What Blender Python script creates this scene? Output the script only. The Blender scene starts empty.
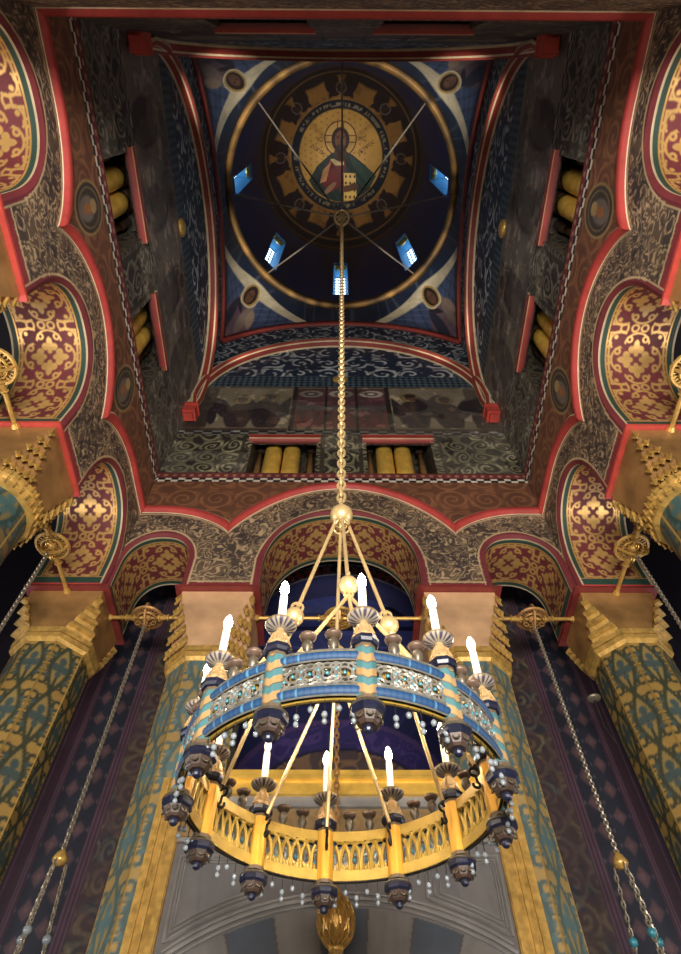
import bpy, math, random
import numpy as np

EYE = 1.6            # eye height above the floor; all z below are measured from the eye
COL = bpy.context.scene.collection
rng = random.Random(7)
BULB_E, UP_W, REAR_W, SIDE_W, NAVE_W, AISLE_W, EXPO = 130.0, 800.0, 860.0, 110.0, 55.0, 24.0, 1.0

# ------------------------------------------------------------------ colour
def lin(c):
    c = np.asarray(c, float) / 255.0
    return np.where(c <= 0.04045, c / 12.92, ((c + 0.055) / 1.055) ** 2.4)

# ------------------------------------------------------------------ materials
def new_mat(name):
    m = bpy.data.materials.new(name); m.use_nodes = True
    nt = m.node_tree; b = nt.nodes['Principled BSDF']
    return m, nt, b

def solid(name, rgb, metal=0.0, rough=0.5, vary=0.25, scale=9.0, bump=0.0, emit=0.0, emit_rgb=None):
    m, nt, b = new_mat(name)
    tc = nt.nodes.new('ShaderNodeTexCoord')
    n = nt.nodes.new('ShaderNodeTexNoise'); n.inputs['Scale'].default_value = scale; n.inputs['Detail'].default_value = 5
    nt.links.new(tc.outputs['Object'], n.inputs['Vector'])
    r = nt.nodes.new('ShaderNodeValToRGB')
    c = lin(rgb)
    r.color_ramp.elements[0].position = 0.3; r.color_ramp.elements[1].position = 0.72
    r.color_ramp.elements[0].color = (*np.clip(c * (1 - vary), 0, 1), 1)
    r.color_ramp.elements[1].color = (*np.clip(c * (1 + vary * .5), 0, 1), 1)
    nt.links.new(n.outputs['Fac'], r.inputs['Fac']); nt.links.new(r.outputs['Color'], b.inputs['Base Color'])
    b.inputs['Metallic'].default_value = metal; b.inputs['Roughness'].default_value = rough
    if bump:
        bp = nt.nodes.new('ShaderNodeBump'); bp.inputs['Strength'].default_value = bump; bp.inputs['Distance'].default_value = .02
        nt.links.new(n.outputs['Fac'], bp.inputs['Height']); nt.links.new(bp.outputs['Normal'], b.inputs['Normal'])
    if emit:
        b.inputs['Emission Color'].default_value = (*lin(emit_rgb or rgb), 1); b.inputs['Emission Strength'].default_value = emit
    return m

def painted(name, rough=0.62, grime=0.35, scale=2.2):
    """fresco / gilding: pattern colour and gilding mask ride on the mesh, wear comes from noise"""
    m, nt, b = new_mat(name)
    a = nt.nodes.new('ShaderNodeAttribute'); a.attribute_name = 'Paint'
    tc = nt.nodes.new('ShaderNodeTexCoord')
    n = nt.nodes.new('ShaderNodeTexNoise'); n.inputs['Scale'].default_value = scale; n.inputs['Detail'].default_value = 8; n.inputs['Roughness'].default_value = .7
    nt.links.new(tc.outputs['Object'], n.inputs['Vector'])
    mr = nt.nodes.new('ShaderNodeMapRange'); mr.inputs['From Min'].default_value = .3; mr.inputs['From Max'].default_value = .7
    mr.inputs['To Min'].default_value = 1 - grime; mr.inputs['To Max'].default_value = 1 + grime * .4
    nt.links.new(n.outputs['Fac'], mr.inputs['Value'])
    mx = nt.nodes.new('ShaderNodeMix'); mx.data_type = 'RGBA'; mx.blend_type = 'MULTIPLY'; mx.inputs['Factor'].default_value = 1
    nt.links.new(a.outputs['Color'], mx.inputs[6]); nt.links.new(mr.outputs['Result'], mx.inputs[7])
    nt.links.new(mx.outputs[2], b.inputs['Base Color'])
    me = nt.nodes.new('ShaderNodeMath'); me.operation = 'MULTIPLY'; me.inputs[1].default_value = .55
    nt.links.new(a.outputs['Alpha'], me.inputs[0]); nt.links.new(me.outputs[0], b.inputs['Metallic'])
    ro = nt.nodes.new('ShaderNodeMapRange'); ro.inputs['To Min'].default_value = rough; ro.inputs['To Max'].default_value = .38
    nt.links.new(a.outputs['Alpha'], ro.inputs['Value']); nt.links.new(ro.outputs['Result'], b.inputs['Roughness'])
    bp = nt.nodes.new('ShaderNodeBump'); bp.inputs['Strength'].default_value = .25; bp.inputs['Distance'].default_value = .02
    nt.links.new(n.outputs['Fac'], bp.inputs['Height']); nt.links.new(bp.outputs['Normal'], b.inputs['Normal'])
    return m

M_PAINT = painted('fresco_paint')
M_COLUMN = painted('painted_column', rough=.5, grime=.2)
M_DOME = painted('dome_paint', grime=.3, scale=1.0)
M_GOLD = solid('gilded', (200, 162, 88), .45, .34, .4, 14, .15)
M_GOLDY = solid('gilt_brass', (196, 156, 84), .5, .36, .25, 10)
M_BROWN = solid('old_gilt_brown', (158, 118, 70), .35, .5, .5, 3, .1)
M_NICHE = solid('niche_gilding', (226, 184, 84), .4, .35, .3, 6)
M_PALE = solid('pale_brass', (205, 178, 126), .5, .35, .2, 12)
M_RED = solid('red_paint', (176, 66, 56), 0, .5, .2, 6)
M_REDDK = solid('dark_red_paint', (110, 40, 36), 0, .55, .25, 6)
M_IRON = solid('black_iron', (34, 30, 28), .6, .45, .3)
M_STEEL = solid('chain_steel', (150, 140, 124), .6, .4, .3, 30)
M_NAVY = solid('navy_enamel', (22, 26, 46), .1, .35, .3, 20)
M_TAN = solid('tan_enamel', (180, 150, 104), .3, .4, .3, 20)
M_SILVER = solid('silver_fretwork', (126, 124, 116), .4, .4, .35, 30)
M_TEAL = solid('teal_enamel', (52, 124, 138), .1, .4, .2, 20)
M_CUP = solid('bronze_cup', (96, 88, 74), .4, .4, .4, 25)
M_CUPRED = solid('brown_saucer', (104, 84, 70), .3, .45, .3, 25)
M_BEAD = solid('crystal_bead', (118, 126, 132), 0, .12, .15, 20)
M_CANDLE = solid('candle_white', (235, 228, 214), 0, .45, .04, 6)
M_BULB = solid('lit_bulb', (255, 240, 214), 0, .4, 0, 5, emit=BULB_E, emit_rgb=(255, 234, 208))
M_UNLIT = solid('unlit_bulb', (250, 246, 238), 0, .2, 0, 5)
M_MARBLE = solid('grey_marble', (132, 130, 128), 0, .35, .4, 3, .05)
M_DARKWALL = solid('dark_plaster', (34, 30, 40), 0, .7, .3, 3)
M_FLOOR = solid('stone_floor', (110, 100, 90), 0, .5, .3, 2)
M_NAOS = solid('naos_blue', (34, 38, 84), 0, .6, .5, 1.2)
M_DARKBR = solid('dark_brown', (60, 44, 34), .1, .5, .4, 8)
M_DAYJAMB = solid('daylit_jamb', (70, 140, 180), 0, .5, .15, 4)  # the blue of daylight on the jambs is put into their colour
M_LEAD = solid('window_lead', (30, 34, 40), .2, .5, .2)
M_PANE = solid('daylight_glass', (210, 228, 245), 0, .3, 0, 5, emit=3.2, emit_rgb=(180, 218, 250))
M_WIRE = solid('wire', (190, 180, 164), .5, .4, .2)

# ------------------------------------------------------------------ mesh building
def link(name, me, mat, parent, origin):
    o = bpy.data.objects.new(name, me); COL.objects.link(o)
    if mat is not None: me.materials.append(mat)
    if parent is not None:
        o.parent = parent
        o.location = (0, 0, 0)
    else:
        o.location = (origin[0], origin[1], origin[2] + EYE)
    return o

def abs_origin(parent):
    p = np.zeros(3)
    while parent is not None:
        p += np.array(parent.location); parent = parent.parent
    return p

class MB:
    """collects shapes (eye coordinates) into one mesh"""
    def __init__(s): s.v = []; s.f = []; s.n = 0
    def add(s, V, F):
        V = np.asarray(V, float).reshape(-1, 3)
        s.v.append(V); n = s.n
        s.f.extend([tuple(i + n for i in f) for f in F]); s.n += len(V); return s
    def box(s, c, d, R=None):
        c = np.array(c, float); d = np.array(d, float) / 2
        V = np.array([[x, y, z] for x in (-1, 1) for y in (-1, 1) for z in (-1, 1)]) * d
        if R is not None: V = V @ np.array(R).T
        return s.add(V + c, [(0, 1, 3, 2), (4, 6, 7, 5), (0, 4, 5, 1), (2, 3, 7, 6), (0, 2, 6, 4), (1, 5, 7, 3)])
    def lathe(s, prof, c=(0, 0, 0), n=24, rot=0.0, cap=True):
        c = np.array(c, float); V = []; F = []
        for r, z in prof:
            for k in range(n):
                a = rot + 2 * math.pi * k / n
                V.append((c[0] + r * math.cos(a), c[1] + r * math.sin(a), c[2] + z))
        m = len(prof)
        for i in range(m - 1):
            for k in range(n):
                k2 = (k + 1) % n
                F.append((i * n + k, i * n + k2, (i + 1) * n + k2, (i + 1) * n + k))
        if cap:
            F.append(tuple(range(n))[::-1]); F.append(tuple((m - 1) * n + k for k in range(n)))
        return s.add(V, F)
    def tube(s, path, r, n=6, closed=False, flat=None):
        P = np.asarray(path, float); m = len(P)
        if closed: T = np.roll(P, -1, 0) - np.roll(P, 1, 0)
        else:
            T = np.empty_like(P); T[1:-1] = P[2:] - P[:-2]; T[0] = P[1] - P[0]; T[-1] = P[-1] - P[-2]
        T /= np.linalg.norm(T, axis=1)[:, None] + 1e-12
        ref = np.array([0, 0, 1.0])
        if abs(T[0] @ ref) > .9: ref = np.array([1.0, 0, 0])
        V = []; N = ref - T[0] * (ref @ T[0]); N /= np.linalg.norm(N)
        rr = np.broadcast_to(np.asarray(r, float), (m,))
        for i in range(m):
            N = N - T[i] * (N @ T[i]); N /= np.linalg.norm(N) + 1e-12
            B = np.cross(T[i], N)
            for k in range(n):
                a = 2 * math.pi * (k + .5) / n
                V.append(P[i] + rr[i] * (math.cos(a) * N + math.sin(a) * B * (flat or 1)))
        F = []
        for i in range(m if closed else m - 1):
            j = (i + 1) % m
            for k in range(n):
                k2 = (k + 1) % n
                F.append((i * n + k, i * n + k2, j * n + k2, j * n + k))
        if not closed:
            F.append(tuple(range(n))[::-1]); F.append(tuple((m - 1) * n + k for k in range(n)))
        return s.add(V, F)
    def cyl(s, a, b, r, r2=None, n=8): return s.tube([a, b], [r, r if r2 is None else r2], n)
    def ball(s, c, r, n=12, m=8, sc=(1, 1, 1)):
        V = []; c = np.array(c, float); sc = np.array(sc)
        for i in range(m + 1):
            t = math.pi * i / m
            rr = max(math.sin(t), .02)
            for k in range(n):
                a = 2 * math.pi * k / n
                V.append(c + r * sc * np.array([rr * math.cos(a), rr * math.sin(a), -math.cos(t)]))
        F = [(i * n + k, i * n + (k + 1) % n, (i + 1) * n + (k + 1) % n, (i + 1) * n + k) for i in range(m) for k in range(n)]
        F.append(tuple(range(n))[::-1]); F.append(tuple(m * n + k for k in range(n)))
        return s.add(V, F)
    def torus(s, c, R, r, ax=(0, 0, 1), n=24, k=6, sc=1.0):
        ax = np.array(ax, float); ax /= np.linalg.norm(ax)
        u = np.cross(ax, (0.3, .5, .81)); u /= np.linalg.norm(u); w = np.cross(ax, u)
        P = [np.array(c) + R * (math.cos(t) * u + math.sin(t) * w * sc) for t in np.linspace(0, 2 * math.pi, n, endpoint=False)]
        return s.tube(P, r, k, True)
    def prism(s, poly, z0, z1, poly2=None):
        n = len(poly); poly2 = poly if poly2 is None else poly2
        V = [(x, y, z0) for x, y in poly] + [(x, y, z1) for x, y in poly2]
        F = [tuple(range(n))[::-1], tuple(range(n, 2 * n))] + [(k, (k + 1) % n, n + (k + 1) % n, n + k) for k in range(n)]
        return s.add(V, F)
    def chain(s, p0, p1, pitch, w, r, n=10, k=4):
        p0 = np.array(p0, float); p1 = np.array(p1, float); L = np.linalg.norm(p1 - p0); d = (p1 - p0) / L
        a = np.cross(d, (.2, .9, .1)); a /= np.linalg.norm(a); b = np.cross(d, a)
        m = max(1, int(L / pitch)); h = pitch * .68
        for i in range(m):
            c = p0 + d * L * (i + .5) / m
            ax = a if i % 2 else b
            s.tube([c + d * h * math.cos(t) + ax * w * math.sin(t) for t in np.linspace(0, 2 * math.pi, n, endpoint=False)], r, k, True)
        return s
    def build(s, name, mat, parent=None, origin=(0, 0, 0), smooth=False):
        V = np.concatenate(s.v)
        off = abs_origin(parent) if parent is not None else np.array([origin[0], origin[1], origin[2] + EYE])
        V = V + np.array([0, 0, EYE]) - off
        me = bpy.data.meshes.new(name); me.from_pydata(V.tolist(), [], s.f); me.update()
        if smooth:
            me.polygons.foreach_set('use_smooth', [True] * len(me.polygons))
        return link(name, me, mat, parent, origin)

class PM:
    """grids whose vertices carry paint"""
    def __init__(s): s.V = []; s.Q = []; s.C = []; s.n = 0
    def grid(s, P, C, mask=None):
        m, n = P.shape[:2]
        i = np.arange(m * n).reshape(m, n) + s.n
        q = np.stack([i[:-1, :-1], i[1:, :-1], i[1:, 1:], i[:-1, 1:]], -1)
        s.Q.append(q.reshape(-1, 4)); s.V.append(P.reshape(-1, 3)); s.C.append(np.broadcast_to(C, (m, n, 4)).reshape(-1, 4)); s.n += m * n
        return s
    def build(s, name, mat=None, parent=None, origin=(0, 0, 0), smooth=False):
        V = np.concatenate(s.V); Q = np.concatenate(s.Q).astype(np.int32); C = np.concatenate(s.C)
        off = abs_origin(parent) if parent is not None else np.array([origin[0], origin[1], origin[2] + EYE])
        V = (V + np.array([0, 0, EYE]) - off).astype(np.float32)
        me = bpy.data.meshes.new(name)
        me.vertices.add(len(V)); me.vertices.foreach_set('co', V.ravel())
        me.loops.add(len(Q) * 4); me.loops.foreach_set('vertex_index', Q.ravel())
        me.polygons.add(len(Q)); me.polygons.foreach_set('loop_start', np.arange(len(Q), dtype=np.int32) * 4)
        me.polygons.foreach_set('loop_total', np.full(len(Q), 4, dtype=np.int32))
        if smooth: me.polygons.foreach_set('use_smooth', np.ones(len(Q), dtype=bool))
        me.update(calc_edges=True)
        at = me.color_attributes.new('Paint', 'FLOAT_COLOR', 'POINT')
        at.data.foreach_set('color', C.astype(np.float32).ravel())
        me.validate()
        return link(name, me, mat or M_PAINT, parent, origin)

def thing(name, label, cat, loc, group=None):
    o = bpy.data.objects.new(name, None); COL.objects.link(o)
    o.empty_display_size = .1
    o.location = (loc[0], loc[1], loc[2] + EYE); o['label'] = label; o['category'] = cat
    if group: o['group'] = group
    return o
def tag(o, label, cat, group=None):
    o['label'] = label; o['category'] = cat
    if group: o['group'] = group
    return o
def struct(o):
    o['kind'] = 'structure'; return o

# ------------------------------------------------------------------ painting functions
def hsh(ix, iy, seed):
    h = (ix.astype(np.int64) * 374761393 + iy.astype(np.int64) * 668265263 + seed * 974634777) & 0xffffffff
    h = ((h ^ (h >> 13)) * 1274126177) & 0xffffffff
    h = h ^ (h >> 16)
    return (h & 0xffff) / 65535.0
def noise(x, y, seed=0):
    x = np.asarray(x, float); y = np.asarray(y, float)
    ix = np.floor(x); iy = np.floor(y); fx = x - ix; fy = y - iy
    fx = fx * fx * (3 - 2 * fx); fy = fy * fy * (3 - 2 * fy)
    a = hsh(ix, iy, seed); b = hsh(ix + 1, iy, seed); c = hsh(ix, iy + 1, seed); d = hsh(ix + 1, iy + 1, seed)
    return (a * (1 - fx) + b * fx) * (1 - fy) + (c * (1 - fx) + d * fx) * fy
def fbm(x, y, seed=0, o=3):
    t = 0; a = .5
    for k in range(o):
        t = t + a * noise(x * 2 ** k, y * 2 ** k, seed + k); a *= .5
    return t / (1 - .5 ** o)
def rgba(c, metal=0.0):
    return np.append(lin(c), metal)
def canvas(shape, c, metal=0.0):
    return np.broadcast_to(rgba(c, metal), tuple(shape) + (4,)).copy()
def put(C, mask, c, metal=0.0):
    """mask may be soft (0..1)"""
    m = np.clip(np.asarray(mask, float), 0, 1)[..., None]
    C[...] = C * (1 - m) + rgba(c, metal) * m
def soft(d, w):      # 1 where d<0, soft over w
    return np.clip(.5 - d / w, 0, 1)
def ell(x, y, cx, cy, rx, ry, rot=0.0):
    dx = x - cx; dy = y - cy; c = math.cos(rot); s_ = math.sin(rot)
    u = dx * c + dy * s_; v = -dx * s_ + dy * c
    return np.sqrt((u / rx) ** 2 + (v / ry) ** 2) - 1
def spirals(u, v, cell, turns=2.2, width=.35, seed=1):
    """running rinceau: a spiral in each cell, hand alternating; returns line strength"""
    iu = np.floor(u / cell); iv = np.floor(v / cell)
    x = (u / cell - iu - .5) * 2; y = (v / cell - iv - .5) * 2
    hand = np.where((iu + iv) % 2 == 0, 1, -1)
    r = np.sqrt(x * x + y * y); th = np.arctan2(y, x) * hand
    ph = r * turns * 2 * math.pi - th
    line = soft(np.abs(((ph / (2 * math.pi)) % 1) - .5) - width * .5, .2) * (r < 1.0)
    leaf = soft(np.sin(th * 5 + iu) * .18 + r - .98, .15) * soft(.8 - r, .1)
    return np.clip(line + .6 * leaf, 0, 1)
def contours(u, v, f, levels, w, seed):
    wx = fbm(u * f * .8, v * f * .8, seed + 11) * 1.2; wy = fbm(u * f * .8 + 9, v * f * .8, seed + 17) * 1.2
    h = fbm(u * f + wx, v * f + wy, seed, 2)
    return soft(np.abs(((h * levels) % 1) - .5) - w, .12)

def pat_spandrel(u, v, seed=3):
    C = canvas(u.shape, (86, 70, 58))
    put(C, fbm(u * 1.7, v * 1.7, seed + 40) * .6, (106, 88, 66))
    put(C, soft(.5 - fbm(u * 5, v * 5, seed + 5), .08) * .8, (58, 50, 48))
    L = contours(u, v, 7.5, 6, .13, seed)
    put(C, L, (184, 158, 122), .35)
    q = spirals(u + .05 * noise(u * 4, v * 4, 2), v, .3, 1.3, .34) * soft(.5 - fbm(u * 2.2, v * 2.2, seed + 9), .1)
    put(C, q * .9, (48, 40, 40))
    return C
def pat_brown(u, v, seed=9):
    C = canvas(u.shape, (98, 62, 44))
    put(C, spirals(u + .1, v - 8.05, .52, 2.0, .22) * .55, (160, 108, 72), .2)
    return C
def pat_scroll(u, v, cell, bg, fg, seed=5, amt=.9, metal=0.0):
    C = canvas(u.shape, bg)
    put(C, fbm(u * 2, v * 2, seed) * .35, (60, 52, 44))
    k = spirals(u + .1 * noise(u * 3, v * 3, seed), v + .1 * noise(u * 3 + 5, v * 3, seed), cell, 2.0, .36)
    put(C, k * amt, fg, metal)
    return C
def pat_blue(u, v, seed=21):
    C = canvas(u.shape, (24, 34, 56))
    put(C, fbm(u * 1.5, v * 1.5, seed) * .4, (34, 62, 92))
    k = spirals(u, v, .62, 1.6, .3) * soft(.42 - fbm(u * 5, v * 5, seed + 3), .1)
    put(C, k * .9, (196, 200, 200))
    return C
def pat_mottle(u, v, seed=31):
    C = canvas(u.shape, (92, 80, 78))
    put(C, soft(.5 - fbm(u * 1.3, v * .7, seed), .15) * .8, (156, 142, 128))
    put(C, soft(.6 - fbm(u * 2.2, v * 1.1, seed + 4), .12) * .7, (52, 40, 48))
    put(C, contours(u, v * .6, 1.6, 6, .09, seed) * .5, (184, 172, 152))
    return C
def figure(C, x, y, cx, by, h, robe, robe2, wing=None, halo=(150, 130, 84)):
    """a standing robed haloed figure of a fresco, base at by, height h"""
    if wing is not None:
        for s_ in (-1, 1):
            put(C, soft(ell(x, y, cx + s_ * h * .27, by + h * .58, h * .12, h * .36, s_ * -.35), .25), wing)
            put(C, soft(ell(x, y, cx + s_ * h * .38, by + h * .35, h * .07, h * .3, s_ * -.1), .25), wing)
    put(C, soft(ell(x, y, cx, by + h * .32, h * .2, h * .42), .15), robe)
    put(C, soft(ell(x, y, cx + h * .06, by + h * .3, h * .09, h * .36, .15), .2), robe2)
    put(C, soft(ell(x, y, cx, by + h * .84, h * .14, h * .14), .15), halo, .3)
    put(C, soft(ell(x, y, cx, by + h * .83, h * .075, h * .095), .2), (92, 62, 46))
    put(C, soft(ell(x, y, cx, by + h * .88, h * .08, h * .06), .2), (48, 34, 28))
    put(C, soft(ell(x, y, cx - h * .12, by + h * .5, h * .05, h * .13, .7), .2), robe2)

def checker(u, v, w, h):
    return ((np.floor(u / w) + np.floor(v / h)) % 2) > 0

def corn(s, side):
    s = np.abs(s)
    if side == 'back': return 7.42 + 0 * s
    if side == 'front':
        a = 6.96 + 1.13 * np.clip(1 - (s / 1.62) ** 2, 0, 1) ** .85
        t = np.clip((s - 1.62) / 1.08, 0, 1); b = 6.96 + .47 * (1 - (1 - t) ** 2) ** .8
        return np.where(s < 1.62, a, b)
    a = 6.82 + .72 * np.clip(1 - (s / 1.12) ** 2, 0, 1) ** .8
    t = np.clip((s - 1.12) / 1.15, 0, 1); b = 6.82 + .6 * (1 - (1 - t) ** 2) ** .75
    return np.where(s < 1.12, a, b)

ARC_C, ARC_R = 11.47, 2.99
FR_C, FR_R = 12.2, 3.85
def frame_z(s): return FR_C + np.sqrt(np.maximum(FR_R ** 2 - s * s, 0))
def arch_z(s): return ARC_C + np.sqrt(np.maximum(ARC_R ** 2 - s * s, 0))

def wall_paint(s, z, side):
    """everything painted on an inner wall above the red cornice"""
    C = pat_brown(s, z)
    for x0 in ((-1.15, 1.15) if side in ('left', 'right') else ()):
        e = np.sqrt(((s - x0) / .30) ** 2 + ((z - 7.78) / .44) ** 2)
        put(C, soft(e - 1, .08), (58, 50, 42)); put(C, soft(np.abs(e - .96) - .05, .05), (150, 120, 78), .3)
        put(C, soft(np.abs(e - .72) - .03, .05) * .7, (130, 108, 76))
        put(C, soft(ell(s, z, x0, 7.72, .14, .24), .2), (104, 92, 82))
        put(C, soft(ell(s, z, x0, 7.92, .08, .1), .2), (150, 124, 84)); put(C, soft(ell(s, z, x0, 7.72, .06, .12), .2), (142, 92, 52))
    m = z > 8.28
    put(C, m, (28, 24, 24)); put(C, m & checker(s, z - 8.28, .11, .055) & (z < 8.39), (205, 196, 180))
    b = (z > 8.39) & (z < 8.55)
    put(C, b, (104, 44, 46)); put(C, b & (np.sqrt((((s / .14) % 1) - .5) ** 2 * .0196 + (z - 8.47) ** 2) < .035), (150, 110, 84))
    b = (z > 8.55) & (z < 9.9)
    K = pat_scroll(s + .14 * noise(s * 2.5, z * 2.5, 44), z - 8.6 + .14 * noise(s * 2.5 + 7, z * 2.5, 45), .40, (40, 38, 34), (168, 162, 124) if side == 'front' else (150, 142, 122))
    C = np.where(b[..., None], K, C)
    put(C, b & ((np.abs(np.abs(s) - .33) < .035) | (np.abs(np.abs(s) - 1.74) < .03)), (60, 56, 40))
    b = (z > 9.86) & (z <= 10.02)
    put(C, b, (26, 26, 30)); put(C, b & checker(s, z - 9.89, .17, .07), (150, 146, 140))
    b = (z > 10.02) & (z <= 12.0)
    if side in ('front', 'back'):
        K = canvas(s.shape, (80, 68, 58))
        put(K, fbm(s * 2, z * 2, 12) * .5, (110, 96, 80))
        p = (np.abs(s) > .98) & (np.abs(s) < 2.55) & (z > 10.12) & (z < 11.92)
        put(K, p, (186, 172, 140)); put(K, p * fbm(s * 3, z * 3, 4) * .5, (110, 98, 84))
        for cx, h in ((-1.45, 1.5), (-2.0, 1.35), (1.42, 1.55), (2.1, 1.4)):
            figure(K, s, z, cx, 10.2, h, (62, 46, 50), (84, 66, 60), (38, 32, 42))
        for i, cx in enumerate((-.62, 0, .62)):
            p = (np.abs(s - cx) < .28) & (z > 10.12) & (z < 11.92)
            put(K, p, (104, 66, 70))
            put(K, p & (z < 11.0) & (np.abs(((s * 4) % 1) - .5) * 1.4 < (11.0 - z)), (138, 74, 70))
            put(K, p & (z > 10.9) & (z < 11.1), (110, 100, 100))
            e = ell(s, z, cx, 11.65, .25, .17); put(K, p * soft(e, .1), (160, 152, 140)); put(K, p * soft(e + .4, .1), (92, 80, 80)); put(K, p * soft(e + .7, .1), (180, 170, 150))
        put(K, (np.abs(np.abs(s) - 1.0) < .015) | (np.abs(z - 10.13) < .02) | (np.abs(z - 11.93) < .02), (150, 132, 104))
        put(K, (np.abs(np.abs(s) - .95) < .04) | (np.abs(np.abs(s) - .31) < .025), (38, 30, 30))
        put(K, soft(np.abs(s) - 2.95, .05) * soft(2.6 - np.abs(s), .1) * .6, (44, 42, 38))
    else:
        K = pat_mottle(s, z)
        for cx in (-1.9, -.7, .7, 1.9):
            figure(K, s, z, cx, 10.15, 1.75, (66, 52, 58), (96, 84, 78), None, (110, 96, 70))
    C = np.where(b[..., None], K, C)
    b = (z > 12.0) & (z <= 12.55)
    K = canvas(s.shape, (26, 34, 50)); put(K, checker(s + z, s - z, .13, .13) * .6, (86, 116, 128))
    C = np.where(b[..., None], K, C)
    pl = (z > 8.55) & (z < 12.0)
    put(C, pl * soft(.30 - fbm(s * 2.6 + 3, z * 2.6, 61, 4), .04) * .3 * (fbm(s * .5, z * .5, 90) > .5), (150, 142, 126)); put(C, pl * soft(np.abs(fbm(s * 3.1, z * 3.1, 71, 4) - .5) - .006, .012) * .22, (170, 160, 140)); put(C, pl * soft(.34 - fbm(s * 4.1 + 8, z * 4.1, 65, 4), .05) * .5, (34, 28, 28))
    b = z > 12.55
    inarch = (z < arch_z(s)) & (np.abs(s) < ARC_R)
    C = np.where(b[..., None], pat_blue(s, z), C)
    out = (z > 10.6) & ~((z < arch_z(s)) & (np.abs(s) < ARC_R - .02))
    K = pat_blue(s * 1.3 + 4, z * 1.3, 25); K[..., :3] *= .8
    C = np.where(out[..., None], K, C)
    return C

def wp(side, s, z, d=0.0):
    """point on an inner wall; d = distance into the room"""
    s, z, d = np.broadcast_arrays(np.asarray(s, float), np.asarray(z, float), np.asarray(d, float))
    if side == 'front': return np.stack([s, 3 - d, z], -1)
    if side == 'back': return np.stack([s, -3 + d, z], -1)
    if side == 'left': return np.stack([-3 + d, s, z], -1)
    return np.stack([3 - d, s, z], -1)

OPEN = {'front': [(-2.52, .50, 6.30, 6.93), (-.02, 1.10, 6.2, 7.49), (2.43, .54, 6.30, 6.93)],
        'left': [(-2.235, .735, 6.1, 7.05), (0.0, .72, 6.1, 7.05), (2.235, .735, 6.1, 7.05)], 'back': []}
OPEN['right'] = OPEN['left']
Z0 = 5.80
T = .93

def grid_between(pm, side, ss, zb, zt, dz, paint, d=0.0):
    n = max(3, int(np.max(zt - zb) / dz) + 1)
    t = np.linspace(0, 1, n)[None, :]
    z = zb[:, None] * (1 - t) + zt[:, None] * t
    s = np.broadcast_to(ss[:, None], z.shape)
    pm.grid(wp(side, s, z, d), paint(s, z))

def build_wall(side, res):
    pm = PM()
    sp = lambda s, z: pat_spandrel(s + (7 if side in ('left', 'right') else 0), z)
    def lowpaint(s, z):
        C = sp(s, z)
        put(C, (z > Z0) & (z < Z0 + .10), (126, 44, 50)); put(C, np.abs(z - Z0 - .125) < .014, (196, 170, 130), .4)
        cz = corn(s, side); put(C, (np.abs(z - cz + .05) < .016), (170, 150, 118), .2); put(C, z > cz - .03, (70, 26, 26))
        # light line and red band round each arch
        for (c, hw, zl, zc) in OPEN[side]:
            dx = np.abs(s - c)
            rim = np.where(z < zl, dx - hw, np.hypot(dx / hw, np.maximum(z - zl, 0) / (zc - zl)) * hw - hw)
            put(C, rim < .035, (108, 42, 48)); put(C, np.abs(rim - .05) < .012, (196, 170, 130), .4)
        return C
    edges = [-3.0]
    for c, hw, zl, zc in OPEN[side]: edges += [c - hw, c + hw]
    edges.append(3.0)
    for i in range(len(edges) - 1):
        a, b = max(edges[i], -3), min(edges[i + 1], 3)
        if b - a < .004: continue
        if i % 2 == 0:
            ss = np.linspace(a, b, max(3, int((b - a) / res) + 1)); zb = Z0 + 0 * ss
        else:
            c, hw, zl, zc = OPEN[side][i // 2]
            u = np.linspace(0, math.pi, max(24, int((b - a) / res * 1.2)))
            ss = np.clip(c - hw * np.cos(u), -3, 3); zb = zl + (zc - zl) * np.clip(1 - np.abs((ss - c) / hw) ** 2.3, 0, 1) ** (1 / 2.3)
        grid_between(pm, side, ss, zb, corn(ss, side), res, lowpaint)
    # upper wall: strips so that the niches stay open
    up = lambda s, z: wall_paint(s, z, side)
    full = np.linspace(-3, 3, int(6 / res) + 1)
    grid_between(pm, side, full, corn(full, side), 0 * full + 8.55, res, up)
    for a, b in ((-3, -1.59), (-.44, .44), (1.59, 3)):
        ss = np.linspace(a, b, int((b - a) / res) + 1)
        grid_between(pm, side, ss, 8.55 + 0 * ss, 9.64 + 0 * ss, res, up)
    grid_between(pm, side, full, 9.64 + 0 * full, 12.55 + 0 * full, res, up)
    ss = np.linspace(-3, 3, int(6 / (res * 1.4)) + 1)
    grid_between(pm, side, ss, 12.55 + 0 * ss, frame_z(ss), res * 1.5, up)
    # niche boxes
    wall_pm = pm; pm = PM()
    for c in (-1.015, 1.015):
        h = .575
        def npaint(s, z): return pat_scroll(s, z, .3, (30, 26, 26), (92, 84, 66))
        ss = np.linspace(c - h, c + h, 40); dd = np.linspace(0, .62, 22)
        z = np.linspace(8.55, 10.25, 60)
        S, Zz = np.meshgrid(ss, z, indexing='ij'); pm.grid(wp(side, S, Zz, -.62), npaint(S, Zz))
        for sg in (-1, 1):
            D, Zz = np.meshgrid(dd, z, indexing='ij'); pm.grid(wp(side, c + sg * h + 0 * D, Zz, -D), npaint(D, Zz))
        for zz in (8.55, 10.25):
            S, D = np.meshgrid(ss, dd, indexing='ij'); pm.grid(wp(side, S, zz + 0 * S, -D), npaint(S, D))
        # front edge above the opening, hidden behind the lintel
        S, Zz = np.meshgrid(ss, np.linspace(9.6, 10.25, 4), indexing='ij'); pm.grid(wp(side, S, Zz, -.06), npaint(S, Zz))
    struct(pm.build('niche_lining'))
    o = wall_pm.build('wall_' + side); struct(o)
    return o

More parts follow.
